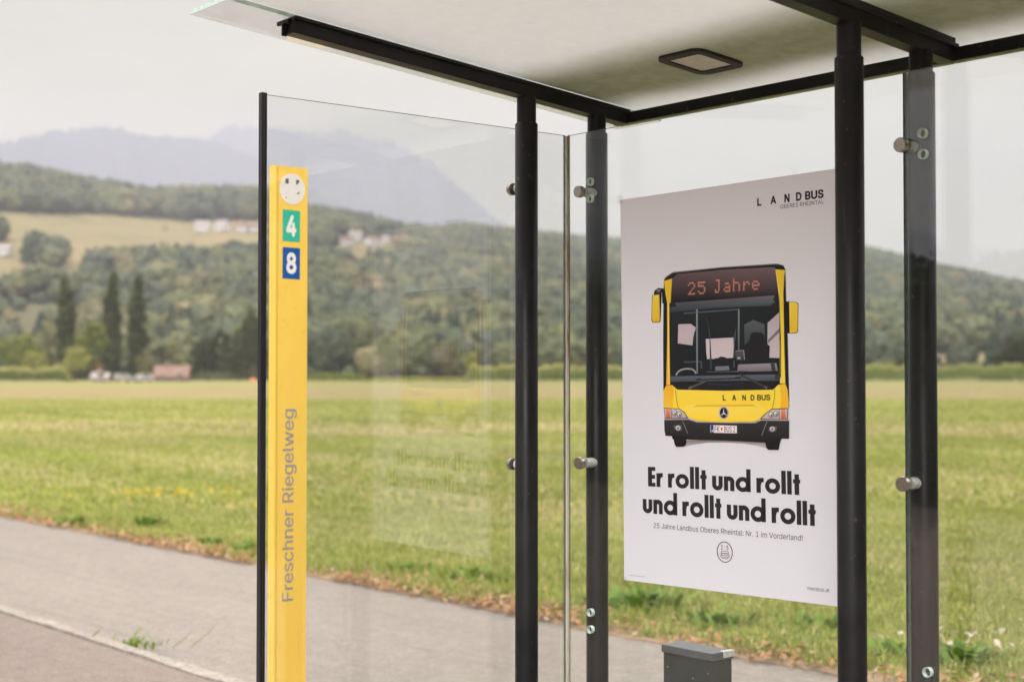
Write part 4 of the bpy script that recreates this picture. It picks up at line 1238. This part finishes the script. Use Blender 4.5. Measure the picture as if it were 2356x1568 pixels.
class Ink(MB):
    lv = 1
    def poly(s, pts, col, col2=None, lv=1, mp=Z4):
        q = [mp(*p) for p in pts]
        ys = [p[1] for p in pts]; y0, y1 = min(ys), max(ys)
        if col2: cols = [srgb(*[col[k] + (col2[k] - col[k]) * (p[1] - y0) / max(1, y1 - y0) for k in range(3)]) for p in pts]
        else: cols = [srgb(*col)] * len(pts)
        # keep the ring facing the viewer (towards -y)
        ar = sum(q[i][0] * q[(i + 1) % len(q)][1] - q[(i + 1) % len(q)][0] * q[i][1] for i in range(len(q)))
        idx = list(range(len(q)))
        if ar < 0: q.reverse(); cols = list(reversed(cols))
        s.add([(p[0], -STEP * lv, p[1]) for p in q], [tuple(idx)], 0, list(cols))
    def line(s, pts, th, col, lv=1, mp=Z4):
        for a, b in zip(pts, pts[1:]):
            dx, dy = b[0] - a[0], b[1] - a[1]; L_ = math.hypot(dx, dy); nx, ny_ = -dy / L_ * th / 2, dx / L_ * th / 2
            s.poly([(a[0] + nx, a[1] + ny_), (b[0] + nx, b[1] + ny_), (b[0] - nx, b[1] - ny_), (a[0] - nx, a[1] - ny_)], col, None, lv, mp)
    def disc(s, cx, cy, rx, ry, col, lv=1, mp=Z4, n=28, skew=0.0):
        s.poly([(cx + rx * math.cos(2 * math.pi * i / n), cy + ry * math.sin(2 * math.pi * i / n) + skew * rx * math.cos(2 * math.pi * i / n)) for i in range(n)], col, None, lv, mp)
    def ring(s, cx, cy, rx, ry, th, col, lv=1, mp=Z4, n=48, skew=0.0):
        P_ = lambda i, k: (cx + (rx - k) * math.cos(2 * math.pi * i / n), cy + (ry - k) * math.sin(2 * math.pi * i / n) + skew * rx * math.cos(2 * math.pi * i / n))
        for i in range(n): s.poly([P_(i, 0), P_(i + 1, 0), P_(i + 1, th), P_(i, th)], col, None, lv, mp)
    def text(s, body, p0, p1, h_px, col, off=0.0, lv=1, mp=Z4, heavyf=False):
        vs, fs = heavy_line(body) if heavyf else text_faces(body, off)
        a, b = mp(*p0), mp(*p1)
        h = abs(mp(p0[0], p0[1] - h_px)[1] - a[1])
        q = fit(vs, a, b, h, 1.0 if heavyf else CAPH)
        s.add([(p[0], -STEP * lv, p[1]) for p in q], fs, 0, srgb(*col))
YEL, YEL2, ORG_ = (254, 214, 52), (255, 224, 78), (248, 184, 44)
k = Ink()
k.poly([(530, 1372), (830, 1362), (1130, 1385), (1135, 1436), (1060, 1412), (960, 1396), (820, 1388), (690, 1390), (600, 1402), (525, 1418)], (120, 112, 112), (205, 196, 198), 1)
k.poly([(368, 370), (372, 195), (385, 175), (412, 152), (440, 136), (800, 100), (1200, 74), (1250, 88), (1266, 120), (1270, 300), (1283, 640), (1292, 1010), (1294, 1130), (371, 1130), (368, 1010), (366, 640)], (24, 24, 28), None, 1)
k.line([(378, 186), (390, 172), (415, 155), (438, 141), (800, 103), (1200, 78), (1215, 82)], 7, (128, 124, 130), 2)
k.poly([(373, 202), (432, 184), (426, 300), (424, 362), (412, 366), (413, 640), (418, 966), (390, 970), (396, 640), (396, 366), (384, 300)], YEL, ORG_, 2)
k.poly([(1194, 116), (1265, 122), (1256, 170), (1250, 302), (1256, 640), (1264, 956), (1226, 956), (1228, 640), (1222, 304), (1216, 302)], YEL, YEL2, 2)
k.line([(1194, 118), (1218, 302), (1224, 640), (1227, 950)], 4, (255, 238, 150), 3)
k.line([(405, 366), (406, 640), (410, 960)], 5, (255, 236, 140), 3)
k.poly([(432, 184), (470, 152), (800, 120), (1160, 101), (1190, 104), (1216, 302), (820, 334), (420, 362)], (128, 104, 108), (20, 17, 22), 2)
k.poly([(420, 360), (820, 332), (1216, 300), (1224, 400), (1232, 640), (1233, 900), (1212, 968), (1178, 1000), (820, 1008), (472, 1000), (437, 968), (420, 900), (416, 640)], (30, 36, 42), (22, 25, 30), 3)
k.poly([(453, 362), (820, 336), (1187, 307), (1162, 384), (820, 398), (478, 416)], (118, 112, 120), (58, 62, 68), 4)
k.poly([(418, 394), (820, 368), (1187, 345), (1184, 366), (820, 392), (418, 434)], (92, 106, 114), (48, 58, 66), 5)
k.poly([(478, 520), (570, 517), (608, 545), (596, 580), (588, 620), (583, 675), (475, 660)], (205, 190, 196), None, 5)
k.poly([(680, 628), (883, 617), (886, 690), (880, 768), (690, 775), (684, 720)], (214, 200, 205), None, 5)
k.poly([(964, 520), (1030, 488), (1113, 520), (1115, 650), (965, 672)], (92, 100, 104), (62, 70, 74), 5)
k.poly([(1134, 512), (1222, 430), (1222, 768), (1146, 765), (1134, 650)], (192, 180, 187), (208, 196, 202), 5)
k.poly([(1136, 636), (1222, 548), (1222, 578), (1140, 660)], (128, 122, 128), None, 6)
k.poly([(1010, 592), (1030, 578), (1088, 580), (1110, 600), (1118, 650), (1152, 682), (1148, 762), (1140, 812), (960, 812), (968, 676), (1000, 640)], (30, 28, 35), None, 7)
k.poly([(676, 450), (694, 505), (712, 580), (728, 850), (712, 850), (708, 620), (698, 540)], (66, 82, 90), (50, 66, 74), 7)
k.poly([(905, 540), (892, 600), (884, 700), (886, 840), (892, 840), (890, 700), (898, 610)], (96, 102, 108), None, 7)
k.poly([(520, 790), (650, 788), (656, 800), (656, 845), (640, 845), (640, 802), (520, 804)], (66, 74, 82), None, 6)
k.poly([(610, 410), (622, 410), (624, 882), (612, 882)], (150, 158, 164), (110, 120, 128), 8)
k.disc(614, 565, 9, 9, (120, 126, 132), 9)
k.poly([(918, 405), (930, 405), (928, 712), (917, 712)], (140, 145, 152), (100, 106, 112), 8)
k.poly([(520, 434), (930, 405), (930, 416), (520, 446)], (82, 92, 98), None, 8)
k.poly([(896, 718), (960, 708), (968, 782), (905, 790)], (92, 90, 96), (58, 56, 62), 9)
k.line([(900, 718), (958, 710)], 5, (150, 146, 150), 10); k.line([(960, 712), (967, 780)], 6, (150, 146, 150), 10)
k.disc(925, 768, 12, 10, (175, 170, 172), 10); k.line([(925, 775), (912, 810), (905, 868)], 7, (20, 20, 24), 10)
k.poly([(920, 815), (1200, 805), (1212, 862), (910, 870)], (158, 150, 158), (112, 110, 118), 8)
k.poly([(1158, 808), (1186, 806), (1196, 862), (1166, 864)], (60, 58, 64), None, 9)
k.poly([(752, 830), (850, 826), (856, 856), (752, 862)], (118, 122, 130), None, 8)
k.poly([(745, 770), (770, 768), (790, 757), (820, 760), (832, 768), (890, 766), (892, 785), (745, 788)], (26, 26, 30), None, 8)
k.line([(462, 893), (478, 868), (505, 852), (540, 846), (575, 848), (598, 860), (608, 882)], 12, (158, 158, 164), 8)
k.poly([(420, 902), (820, 894), (1230, 888), (1226, 935), (820, 936), (426, 942)], (96, 102, 112), (70, 78, 88), 9)
k.poly([(1190, 890), (1226, 889), (1222, 928), (1186, 926)], (58, 58, 64), None, 10)
k.poly([(426, 942), (820, 936), (1226, 935), (1212, 968), (1178, 1000), (820, 1008), (472, 1000), (437, 968)], (20, 20, 24), (34, 33, 36), 10)
k.line([(690, 955), (820, 963), (960, 955)], 16, (38, 42, 50), 11)
for p, th, col in (([(658, 874), (990, 870)], 11, (34, 32, 35)), ([(690, 869), (920, 867)], 4, (150, 146, 148)), ([(612, 926), (942, 912)], 11, (30, 28, 31)), ([(650, 920), (900, 910)], 4, (140, 136, 138)),
                   ([(562, 990), (690, 932)], 15, (84, 78, 80)), ([(925, 886), (1126, 984)], 15, (62, 58, 61)), ([(555, 993), (580, 980)], 20, (110, 104, 104)), ([(1110, 976), (1132, 988)], 18, (120, 114, 114))): k.line(p, th, col, 12)
k.poly([(370, 1010), (390, 970), (418, 966), (437, 968), (472, 1000), (820, 1008), (1178, 1000), (1214, 964), (1266, 955), (1284, 1005), (1294, 1135), (1170, 1140), (1080, 1215), (1040, 1233), (820, 1238), (620, 1229), (560, 1207), (490, 1140), (371, 1132)], YEL2, YEL, 11)
k.poly([(371, 1010), (390, 972), (425, 968), (448, 985), (440, 1132), (371, 1132)], ORG_, (250, 196, 52), 12)
k.poly([(1222, 962), (1264, 957), (1283, 1005), (1293, 1135), (1230, 1137), (1236, 1060)], (250, 198, 52), ORG_, 12)
k.poly([(560, 1110), (1060, 1108), (1130, 1150), (1080, 1200), (1035, 1225), (620, 1221), (580, 1200), (505, 1140)], (255, 226, 92), (255, 216, 62), 12)
k.poly([(585, 1132), (618, 1112), (1030, 1108), (1065, 1134), (1040, 1122), (612, 1125)], (238, 186, 44), None, 13)
k.line([(460, 1002), (466, 1070), (481, 1138)], 4, (120, 92, 30), 13); k.line([(1190, 998), (1186, 1070), (1171, 1140)], 4, (120, 92, 30), 13)
k.line([(390, 969), (420, 966)], 4, (130, 95, 30), 13); k.line([(1226, 955), (1266, 956)], 4, (130, 95, 30), 13)
for a in ([(373, 1133), (492, 1140), (530, 1168), (553, 1210), (380, 1213)], [(1080, 1215), (1110, 1182), (1165, 1141), (1287, 1137), (1284, 1222), (1090, 1219)]): k.poly(a, (70, 64, 64), None, 13)
k.poly([(378, 1138), (490, 1145), (525, 1172), (543, 1205), (384, 1208)], (214, 204, 204), (180, 170, 170), 14)
k.poly([(1092, 1213), (1118, 1183), (1168, 1147), (1282, 1142), (1279, 1217)], (214, 204, 204), (180, 170, 170), 14)
k.poly([(386, 1140), (420, 1142), (422, 1206), (392, 1207)], (226, 150, 120), (210, 80, 40), 15); k.poly([(1236, 1145), (1268, 1144), (1272, 1215), (1236, 1214)], (226, 150, 120), (206, 78, 40), 15)
k.line([(428, 1142), (431, 1207)], 5, (90, 84, 84), 15); k.line([(1222, 1144), (1222, 1216)], 5, (90, 84, 84), 15)
for cx, cy in ((455, 1172), (489, 1182), (1163, 1184), (1199, 1178)): k.disc(cx, cy, 20, 24, (138, 130, 132), 15); k.disc(cx - 2, cy - 4, 12, 14, (226, 220, 220), 16); k.disc(cx + 2, cy + 2, 6, 8, (120, 112, 116), 17)
k.poly([(376, 1222), (555, 1220), (615, 1240), (820, 1245), (1045, 1246), (1090, 1226), (1295, 1226), (1294, 1360), (1238, 1358), (1232, 1374), (1118, 1388), (820, 1372), (540, 1366), (535, 1346), (386, 1338), (378, 1300)], (50, 47, 50), (26, 24, 27), 13)
k.line([(376, 1219), (556, 1216), (618, 1236), (820, 1241), (1042, 1241), (1088, 1222), (1293, 1225)], 8, (176, 164, 164), 16)
k.line([(512, 1230), (550, 1322)], 5, (132, 126, 126), 15); k.line([(1133, 1232), (1093, 1336)], 5, (132, 126, 126), 15)
for cx, sgn in ((477, 1), (1170, -1)):
    k.poly([(cx - 33 * sgn, 1264), (cx + 26 * sgn, 1262), (cx + 32 * sgn, 1300), (cx - 2 * sgn, 1305), (cx - 26 * sgn, 1290)] if sgn > 0 else [(cx + 34, 1270), (cx - 22, 1274), (cx - 28, 1300), (cx - 18, 1312), (cx + 24, 1312), (cx + 34, 1292)], (110, 104, 106), (70, 66, 68), 15)
    k.disc(cx + 2, 1280 + (8 if sgn < 0 else 0), 18, 18, (206, 200, 200), 16); k.disc(cx + 2, 1282 + (8 if sgn < 0 else 0), 10, 10, (130, 124, 126), 17)
k.poly([(434, 1338), (540, 1344), (538, 1400), (522, 1418), (466, 1420), (453, 1402), (446, 1366), (436, 1358)], (20, 18, 20), None, 14)
k.poly([(1118, 1386), (1240, 1356), (1228, 1390), (1217, 1442), (1140, 1442), (1126, 1424)], (20, 18, 20), None, 14)
k.poly([(714, 1256), (914, 1261), (914, 1324), (714, 1319)], (60, 56, 58), None, 14)
k.poly([(717, 1258), (911, 1263), (911, 1321), (717, 1317)], (196, 70, 66), None, 15); k.poly([(717, 1260), (911, 1265), (911, 1319), (717, 1315)], (234, 226, 228), None, 16)
k.poly([(720, 1260), (740, 1261), (740, 1318), (720, 1317)], (28, 62, 148), None, 17); k.poly([(726, 1308), (731, 1290), (737, 1308)], (225, 222, 226), None, 18)
k.text('FK', (748, 1308), (783, 1309), 40, (40, 36, 40), .004, 17); k.text('BUS 2', (819, 1310), (899, 1312), 40, (40, 36, 40), .004, 17)
k.poly([(794, 1279), (806, 1279), (806, 1292), (800, 1302), (794, 1292)], (206, 78, 72), None, 17)
k.text('FK', (748, 1308), (783, 1309), 40, (40, 36, 40), .004, 17)
k.disc(814, 1170, 38, 49, (206, 200, 200), 14); k.disc(815, 1170, 35, 46, (34, 33, 36), 15); k.ring(815, 1170, 34, 45, 5, (212, 206, 206), 16)
for a in (90, 210, 330):
    c_, s_ = math.cos(R(a)), -math.sin(R(a)); pc_, ps_ = math.cos(R(a + 60)), -math.sin(R(a + 60)); qc, qs = math.cos(R(a - 60)), -math.sin(R(a - 60))
    k.poly([(815, 1172), (815 + pc_ * 6, 1172 + ps_ * 7), (815 + c_ * 33, 1172 + s_ * 43)], (226, 220, 220), None, 17); k.poly([(815, 1172), (815 + c_ * 33, 1172 + s_ * 43), (815 + qc * 6, 1172 + qs * 7)], (160, 152, 152), None, 17)
GRT = (54, 56, 30)
for ch, x0, x1 in (('L', 807, 828), ('A', 877, 906), ('N', 951, 978), ('D', 1012, 1041)): k.text(ch, (x0, 1078), (x1, 1077), 38, GRT, .03, 14)
k.text('BUS', (1060, 1077), (1157, 1075), 38, GRT, .03, 14)
# mirrors
k.poly([(296, 300), (304, 272), (330, 253), (370, 257), (374, 370), (360, 366), (357, 285), (345, 330)], (22, 21, 24), None, 2)
k.poly([(320, 262), (350, 264), (340, 294), (318, 296)], (150, 144, 146), (40, 38, 40), 3)
k.poly([(286, 306), (342, 296), (356, 300), (348, 495), (336, 508), (288, 508), (280, 490)], (22, 21, 24), None, 2)
k.poly([(291, 308), (338, 300), (343, 490), (332, 503), (292, 503), (285, 488), (286, 400)], YEL2, (248, 196, 46), 3)
k.poly([(1268, 352), (1298, 352), (1300, 585), (1270, 590)], (22, 21, 24), None, 2)
k.poly([(1290, 353), (1345, 356), (1361, 368), (1358, 572), (1346, 587), (1294, 588)], (30, 26, 22), None, 2)
k.poly([(1293, 356), (1343, 359), (1357, 371), (1354, 568), (1343, 582), (1297, 584)], YEL2, (248, 200, 46), 3)
# the lit destination display, dot by dot
GLY = {'2': ['01110', '10001', '00001', '00010', '00100', '01000', '11111'], '5': ['11111', '10000', '11110', '00001', '00001', '10001', '01110'], 'J': ['01110', '00010', '00010', '00010', '00010', '10010', '11100'],
       'a': ['00000', '00000', '01110', '00001', '01111', '10001', '01111'], 'h': ['10000', '10000', '11110', '10001', '10001', '10001', '10001'], 'r': ['00000', '00000', '10110', '11001', '10000', '10000', '10000'], 'e': ['00000', '00000', '01110', '10001', '11111', '10000', '01110']}
led = Ink()
for ch, x0, x1, y0, y1 in (('2', 549, 603, 211, 304), ('5', 622, 677, 206, 299), ('J', 748, 790, 190, 290), ('a', 812, 860, 186, 284), ('h', 880, 932, 180, 278), ('r', 955, 1005, 176, 273), ('e', 1020, 1075, 172, 268)):
    if ch == 'J': dots_a = led; led = Ink()
    for rr in range(7):
        for cc in range(5):
            if GLY[ch][rr][cc] == '1':
                px_, py_ = x0 + (x1 - x0) * (cc + .5) / 5, y0 + (y1 - y0) * (rr + .5) / 7 - (cc - 2) * .5
                for ddx in (-2.9, 2.9):
                    for ddy in (-3.4, 3.4): led.poly([(px_ + ddx - 2.2, py_ + ddy - 2.5), (px_ + ddx + 2.2, py_ + ddy - 2.5), (px_ + ddx + 2.2, py_ + ddy + 2.5), (px_ + ddx - 2.2, py_ + ddy + 2.5)], (240, 160, 138), None, 5)
k.v += led.v[:0]
busp = k.build('bus_picture', INK, po)
dots_a.build('display_number', INK, busp); led.build('display_word', INK, busp)
BLK = (38, 36, 38)
k = Ink()
k.text('Er rollt und rollt', (226, 298), (1215, 355), 127, BLK, 0, 2, Z5, True)
k.build('slogan_line', INK, po); k = Ink()
k.text('und rollt und rollt', (192, 470), (1316, 556), 130, BLK, 0, 2, Z5, True)
k.build('slogan_line', INK, po)
k = Ink()
k.text('25 Jahre Landbus Oberes Rheintal: Nr. 1 im Vorderland!', (262, 567), (1229, 651), 33, (44, 38, 42), 0, 2, Z5)
k.build('tagline', INK, po); k = Ink()
k.text('meinbus.at', (1260, 970), (1403, 985), 26, (66, 60, 64), 0, 2, Z5)
k.build('web_address', INK, po); k = Ink()
g = np.random.default_rng(4); x = 100
while x < 206:
    wd = g.uniform(2, 6); k.line([(x, 874 + (x - 100) * .09), (x + wd, 874 + (x + wd - 100) * .09)], 4.5, (150, 142, 146), 2, Z5); x += wd + 2.2
k.build('small_print', INK, po)
k = Ink()
for ch, x0, y0, x1, y1, h in (('L', 527, 772, 620, 762, 152), ('A', 822, 735, 948, 718, 160), ('N', 1128, 694, 1243, 683, 165), ('D', 1385, 661, 1508, 645, 168), ('BUS', 1584, 636, 1996, 588, 166)): k.text(ch, (x0, y0), (x1, y1), h, (38, 35, 38), .036, 2, Z7)
k.build('operator_name', INK, po); k = Ink()
k.text('OBERES RHEINTAL', (1040, 840), (1998, 724), 86, (60, 52, 58), 0, 2, Z7)
k.build('region_name', INK, po)
k = Ink()
k.ring(928, 537, 235, 310, 24, BLK, 2, Z6, 64, .12)
k.text('2', (818, 455), (868, 460), 128, BLK, .01, 2, Z6); k.text('5', (980, 472), (1032, 478), 128, BLK, .01, 2, Z6)
k.ring(924, 376, 18, 34, 7, (190, 176, 172), 2, Z6, 20)
k.line([(905, 505), (907, 435), (940, 438), (942, 508)], 6, (196, 184, 184), 2, Z6)
k.line([(722, 585), (815, 592)], 9, (150, 132, 126), 2, Z6); k.line([(1040, 618), (1135, 628)], 9, (150, 132, 126), 2, Z6)
k.poly([(825, 580), (1030, 598), (1032, 636), (825, 620)], (200, 190, 192), None, 1, Z6)
k.line([(822, 502), (1028, 522), (1034, 640)], 14, BLK, 2, Z6); k.line([(826, 502), (824, 625)], 14, BLK, 2, Z6); k.line([(822, 565), (1030, 583)], 20, BLK, 2, Z6)
k.line([(820, 625), (1045, 650), (1058, 668), (1055, 690), (1035, 700), (815, 676), (800, 658), (802, 638), (820, 625)], 15, BLK, 2, Z6)
k.line([(835, 682), (850, 718), (1012, 738), (1026, 704)], 15, BLK, 2, Z6)
k.build('anniversary_emblem', INK, po)
m = MB()
for (x, y) in ((1427, 458), (1436, 1334)):
    q = P2(x, y); m.box(q[0] - .012, q[0] + .012, -.0012, -.0009, q[1] - .014, q[1] + .012)
m.build('tape', GLASS, po)

# ------------------------------------------------------------------ yellow stop pillar
def pix(x, y, sx, sy, sc): return ((sx + x / sc) / NAT, (sy + y / sc) / NAT)
B_S = -5.07
dl, zt_l = on_b(632, 382, B_S); dr, zt_r = on_b(709, 389, B_S)
print('pillar', dl, dr, zt_l, zt_r)
Z_TOP = (zt_l + zt_r) / 2 + .003
TH = .042
sp_ = empty('stop_pillar', W(B_S, (dl + dr) / 2), YAW)
tag(sp_, 'yellow bus stop pillar with route numbers 4 and 8 outside the glass', 'stop sign')
dm = (dl + dr) / 2; hw = (dr - dl) / 2
def yellow_mat():
    m, t, p = new_mat('yellow_enamel')
    f = noise(t, 3, 4); g_ = noise(t, 18, 5, .7)
    c = ramp(t, f, [(.3, (.88, .565, .085)), (.7, (.92, .61, .105))])
    c = mixc(t, ramp(t, g_, [(.68, (0, 0, 0)), (.8, (.35,) * 3)]), c, (.45, .26, .06, 1))
    t.links.new(c, p.inputs['Base Color']); scr = noise(t, 40, 2, .6, (1, 1, .04)); c = mixc(t, ramp(t, scr, [(.70, (0, 0, 0)), (.74, (.5,) * 3)]), c, (.62, .42, .14, 1))
    t.links.new(c, p.inputs['Base Color'])
    t.links.new(ramp(t, g_, [(.3, (.22,) * 3), (.7, (.5,) * 3)]), p.inputs['Roughness']); bump(t, p, f, .15, .01)
    return m
m = MB(); pr = rrect(TH / 2, hw, .004, 3)
n = len(pr)
v = [(q[0] - TH / 2, q[1], 0) for q in pr] + [(q[0] - TH / 2, q[1], Z_TOP) for q in pr]
m.add(v, [tuple(range(n - 1, -1, -1)), tuple(range(n, 2 * n))] + [(i, (i + 1) % n, n + (i + 1) % n, n + i) for i in range(n)])
m.build('pillar', yellow_mat(), sp_)
# folded seam near the leading edge and a few fixing screws
m = MB(); m.box(.0002, .0011, -hw + .0125, -hw + .0140, .03, Z_TOP - .004); m.build('seam', plain('dark_yellow_seam', (.42, .25, .05), .6), sp_)  # thin strip of darker yellow along the seam
# foot plate
m = MB(); m.box(-TH - .06, .06, -hw - .06, hw + .06, 0, .02); m.build('base_plate', STEEL, sp_, .003)
def SF(x, y):
    d, z = on_b(x, y, B_S); return np.array([d - dm, z])
ZS = lambda x, y: SF(*pix(x, y, 980, 600, 3.136))
class Deco(MB):
    def poly(s, pts, col, lv=1, mp=ZS):
        q = [mp(*p) for p in pts]
        ar = sum(q[i][0] * q[(i + 1) % len(q)][1] - q[(i + 1) % len(q)][0] * q[i][1] for i in range(len(q)))
        if ar < 0: q.reverse()
        s.add([(.0004 + .0002 * lv, p[0], p[1]) for p in q], [tuple(range(len(q)))], 0, srgb(*col))
    def text(s, body, p0, p1, h, col, off, lv=2, mp=ZS):
        vs, fs = text_faces(body, off); q = fit(vs, mp(*p0), mp(*p1), h, CAPH)
        s.add([(.0004 + .0002 * lv, p[0], p[1]) for p in q], fs, 0, srgb(*col))
DEC = printed('sticker_vinyl', .4)
k = Deco()
e0, e1 = ZS(362, 160), ZS(362, 524); ex0, ex1 = ZS(213, 342), ZS(512, 342)
cen = np.array([(ex0[0] + ex1[0]) / 2, (e0[1] + e1[1]) / 2]); rx, ry = abs(ex1[0] - ex0[0]) / 2, abs(e1[1] - e0[1]) / 2
k.poly([(cen[0] + rx * math.cos(2 * math.pi * i / 48), cen[1] + ry * math.sin(2 * math.pi * i / 48)) for i in range(48)], (226, 220, 214), 1, lambda a, b: np.array([a, b]))
for q in ([(281, 216), (321, 219), (321, 280), (281, 277)], [(408, 232), (446, 236), (446, 268), (432, 270), (424, 290), (408, 288)], [(405, 402), (446, 374), (446, 398), (425, 402)], [(280, 445), (300, 430), (298, 448)]): k.poly(q, (104, 96, 86), 2)
g = np.random.default_rng(2)
for _ in range(26):
    x, y = g.uniform(265, 345), g.uniform(300, 400); s_ = g.uniform(1.5, 4); k.poly([(x, y), (x + s_ * 2, y + 1), (x + s_, y + s_ * 1.4)], (178, 170, 162), 2)
k.build('stop_disc', DEC, sp_)
k = Deco(); k.poly([(251, 578), (456, 602), (453, 966), (248, 951)], (48, 178, 150), 1); h4 = ZS(370, 664)[1] - ZS(370, 886)[1]
k.text('4', (294, 882), (412, 888), h4, (232, 228, 220), .034); k.build('route_plate', DEC, sp_)
k = Deco(); k.poly([(250, 1020), (455, 1037), (452, 1404), (247, 1390)], (14, 82, 156), 1); h8 = ZS(350, 1104)[1] - ZS(350, 1322)[1]
k.text('8', (293, 1318), (411, 1324), h8, (232, 228, 220), .034); k.build('route_plate', DEC, sp_)
# the stop name reads upwards
k = Deco()
vs, fs = text_faces('Freschner Riegelweg', .009)
a, b = SF(676, 1380), SF(686, 940)
xh0, xh1 = SF(649, 1380), SF(676, 1380)
q = np.empty_like(vs); Lx = vs[:, 0].max() - vs[:, 0].min()
q[:, 1] = a[1] + (vs[:, 0] - vs[:, 0].min()) / Lx * (b[1] - a[1])
base_d = SF(674, 1380)[0]; cap = base_d - SF(649, 1380)[0]
q[:, 0] = base_d - vs[:, 1] / CAPH * cap
k.add([(.0008, p_[0], p_[1]) for p_ in q], fs, 0, srgb(150, 146, 150)); k.build('stop_name', DEC, sp_)

# ------------------------------------------------------------------ grey box behind the rear glass
BD = 3.46
bl, zb = on_d(1522, 1480, BD); br, _ = on_d(1639, 1502, BD); 
bw = br - bl; bdp = .098
bx = empty('grey_box', W((bl + br) / 2, BD), YAW)
tag(bx, 'dark grey metal box with an overhanging lid and one chipped white corner', 'box')
GREY = plain('grey_powder_coat', (0.040, 0.043, 0.042), .5, var=.15, vscale=14, bmp=.08)
GREYL = plain('grey_lid_coat', (0.105, 0.110, 0.112), .42, var=.12, vscale=14)
hwb = bw / 2
m = MB(); m.box(-hwb + .004, hwb - .004, .004, bdp - .004, .02, zb - .018); m.build('body', GREY, bx, .003)
m = MB(); m.box(-hwb - .001, hwb + .001, -.001, bdp, zb - .026, zb); lid = m.build('lid', GREYL, bx, .003)
m = MB(); m.box(hwb - .016, hwb + .003, bdp - .050, bdp + .002, zb - .02, zb + .0015); m.build('chipped_corner', plain('chipped_white', (.60, .58, .53), .7, var=.25, vscale=60), lid, .003)
for xx, zz in ((-hwb + .025, zb - .07), (.025, zb - .09), (hwb - .02, zb - .065), (.03, zb - .15), (-hwb + .03, zb - .25), (hwb - .03, zb - .25)):
    m = MB(); m.tube([(xx, .004, zz), (xx, .0015, zz)], .0035, 10); m.build('rivet', INOX, bx)
m = MB(); m.box(-hwb - .01, hwb + .01, -.01, bdp + .01, 0, .02); m.build('foot', STEEL, bx, .002)

# ------------------------------------------------------------------ the hazy air
hz, t, p = new_mat('hazy_air')
t.nodes.remove(p)
pv = N(t, 'VolumePrincipled')
pv.inputs['Color'].default_value = (0.605, 0.60, 0.685, 1)
pv.inputs['Density'].default_value = 0.00019
pv.inputs['Anisotropy'].default_value = 0.0
t.links.new(pv.outputs[0], t.nodes['Material Output'].inputs['Volume'])
m = MB(); m.box(-9200, 9200, -9200, 7900, -1.5, 1350)
hb_ = m.build('haze', hz)
tag(hb_, kind='stuff')
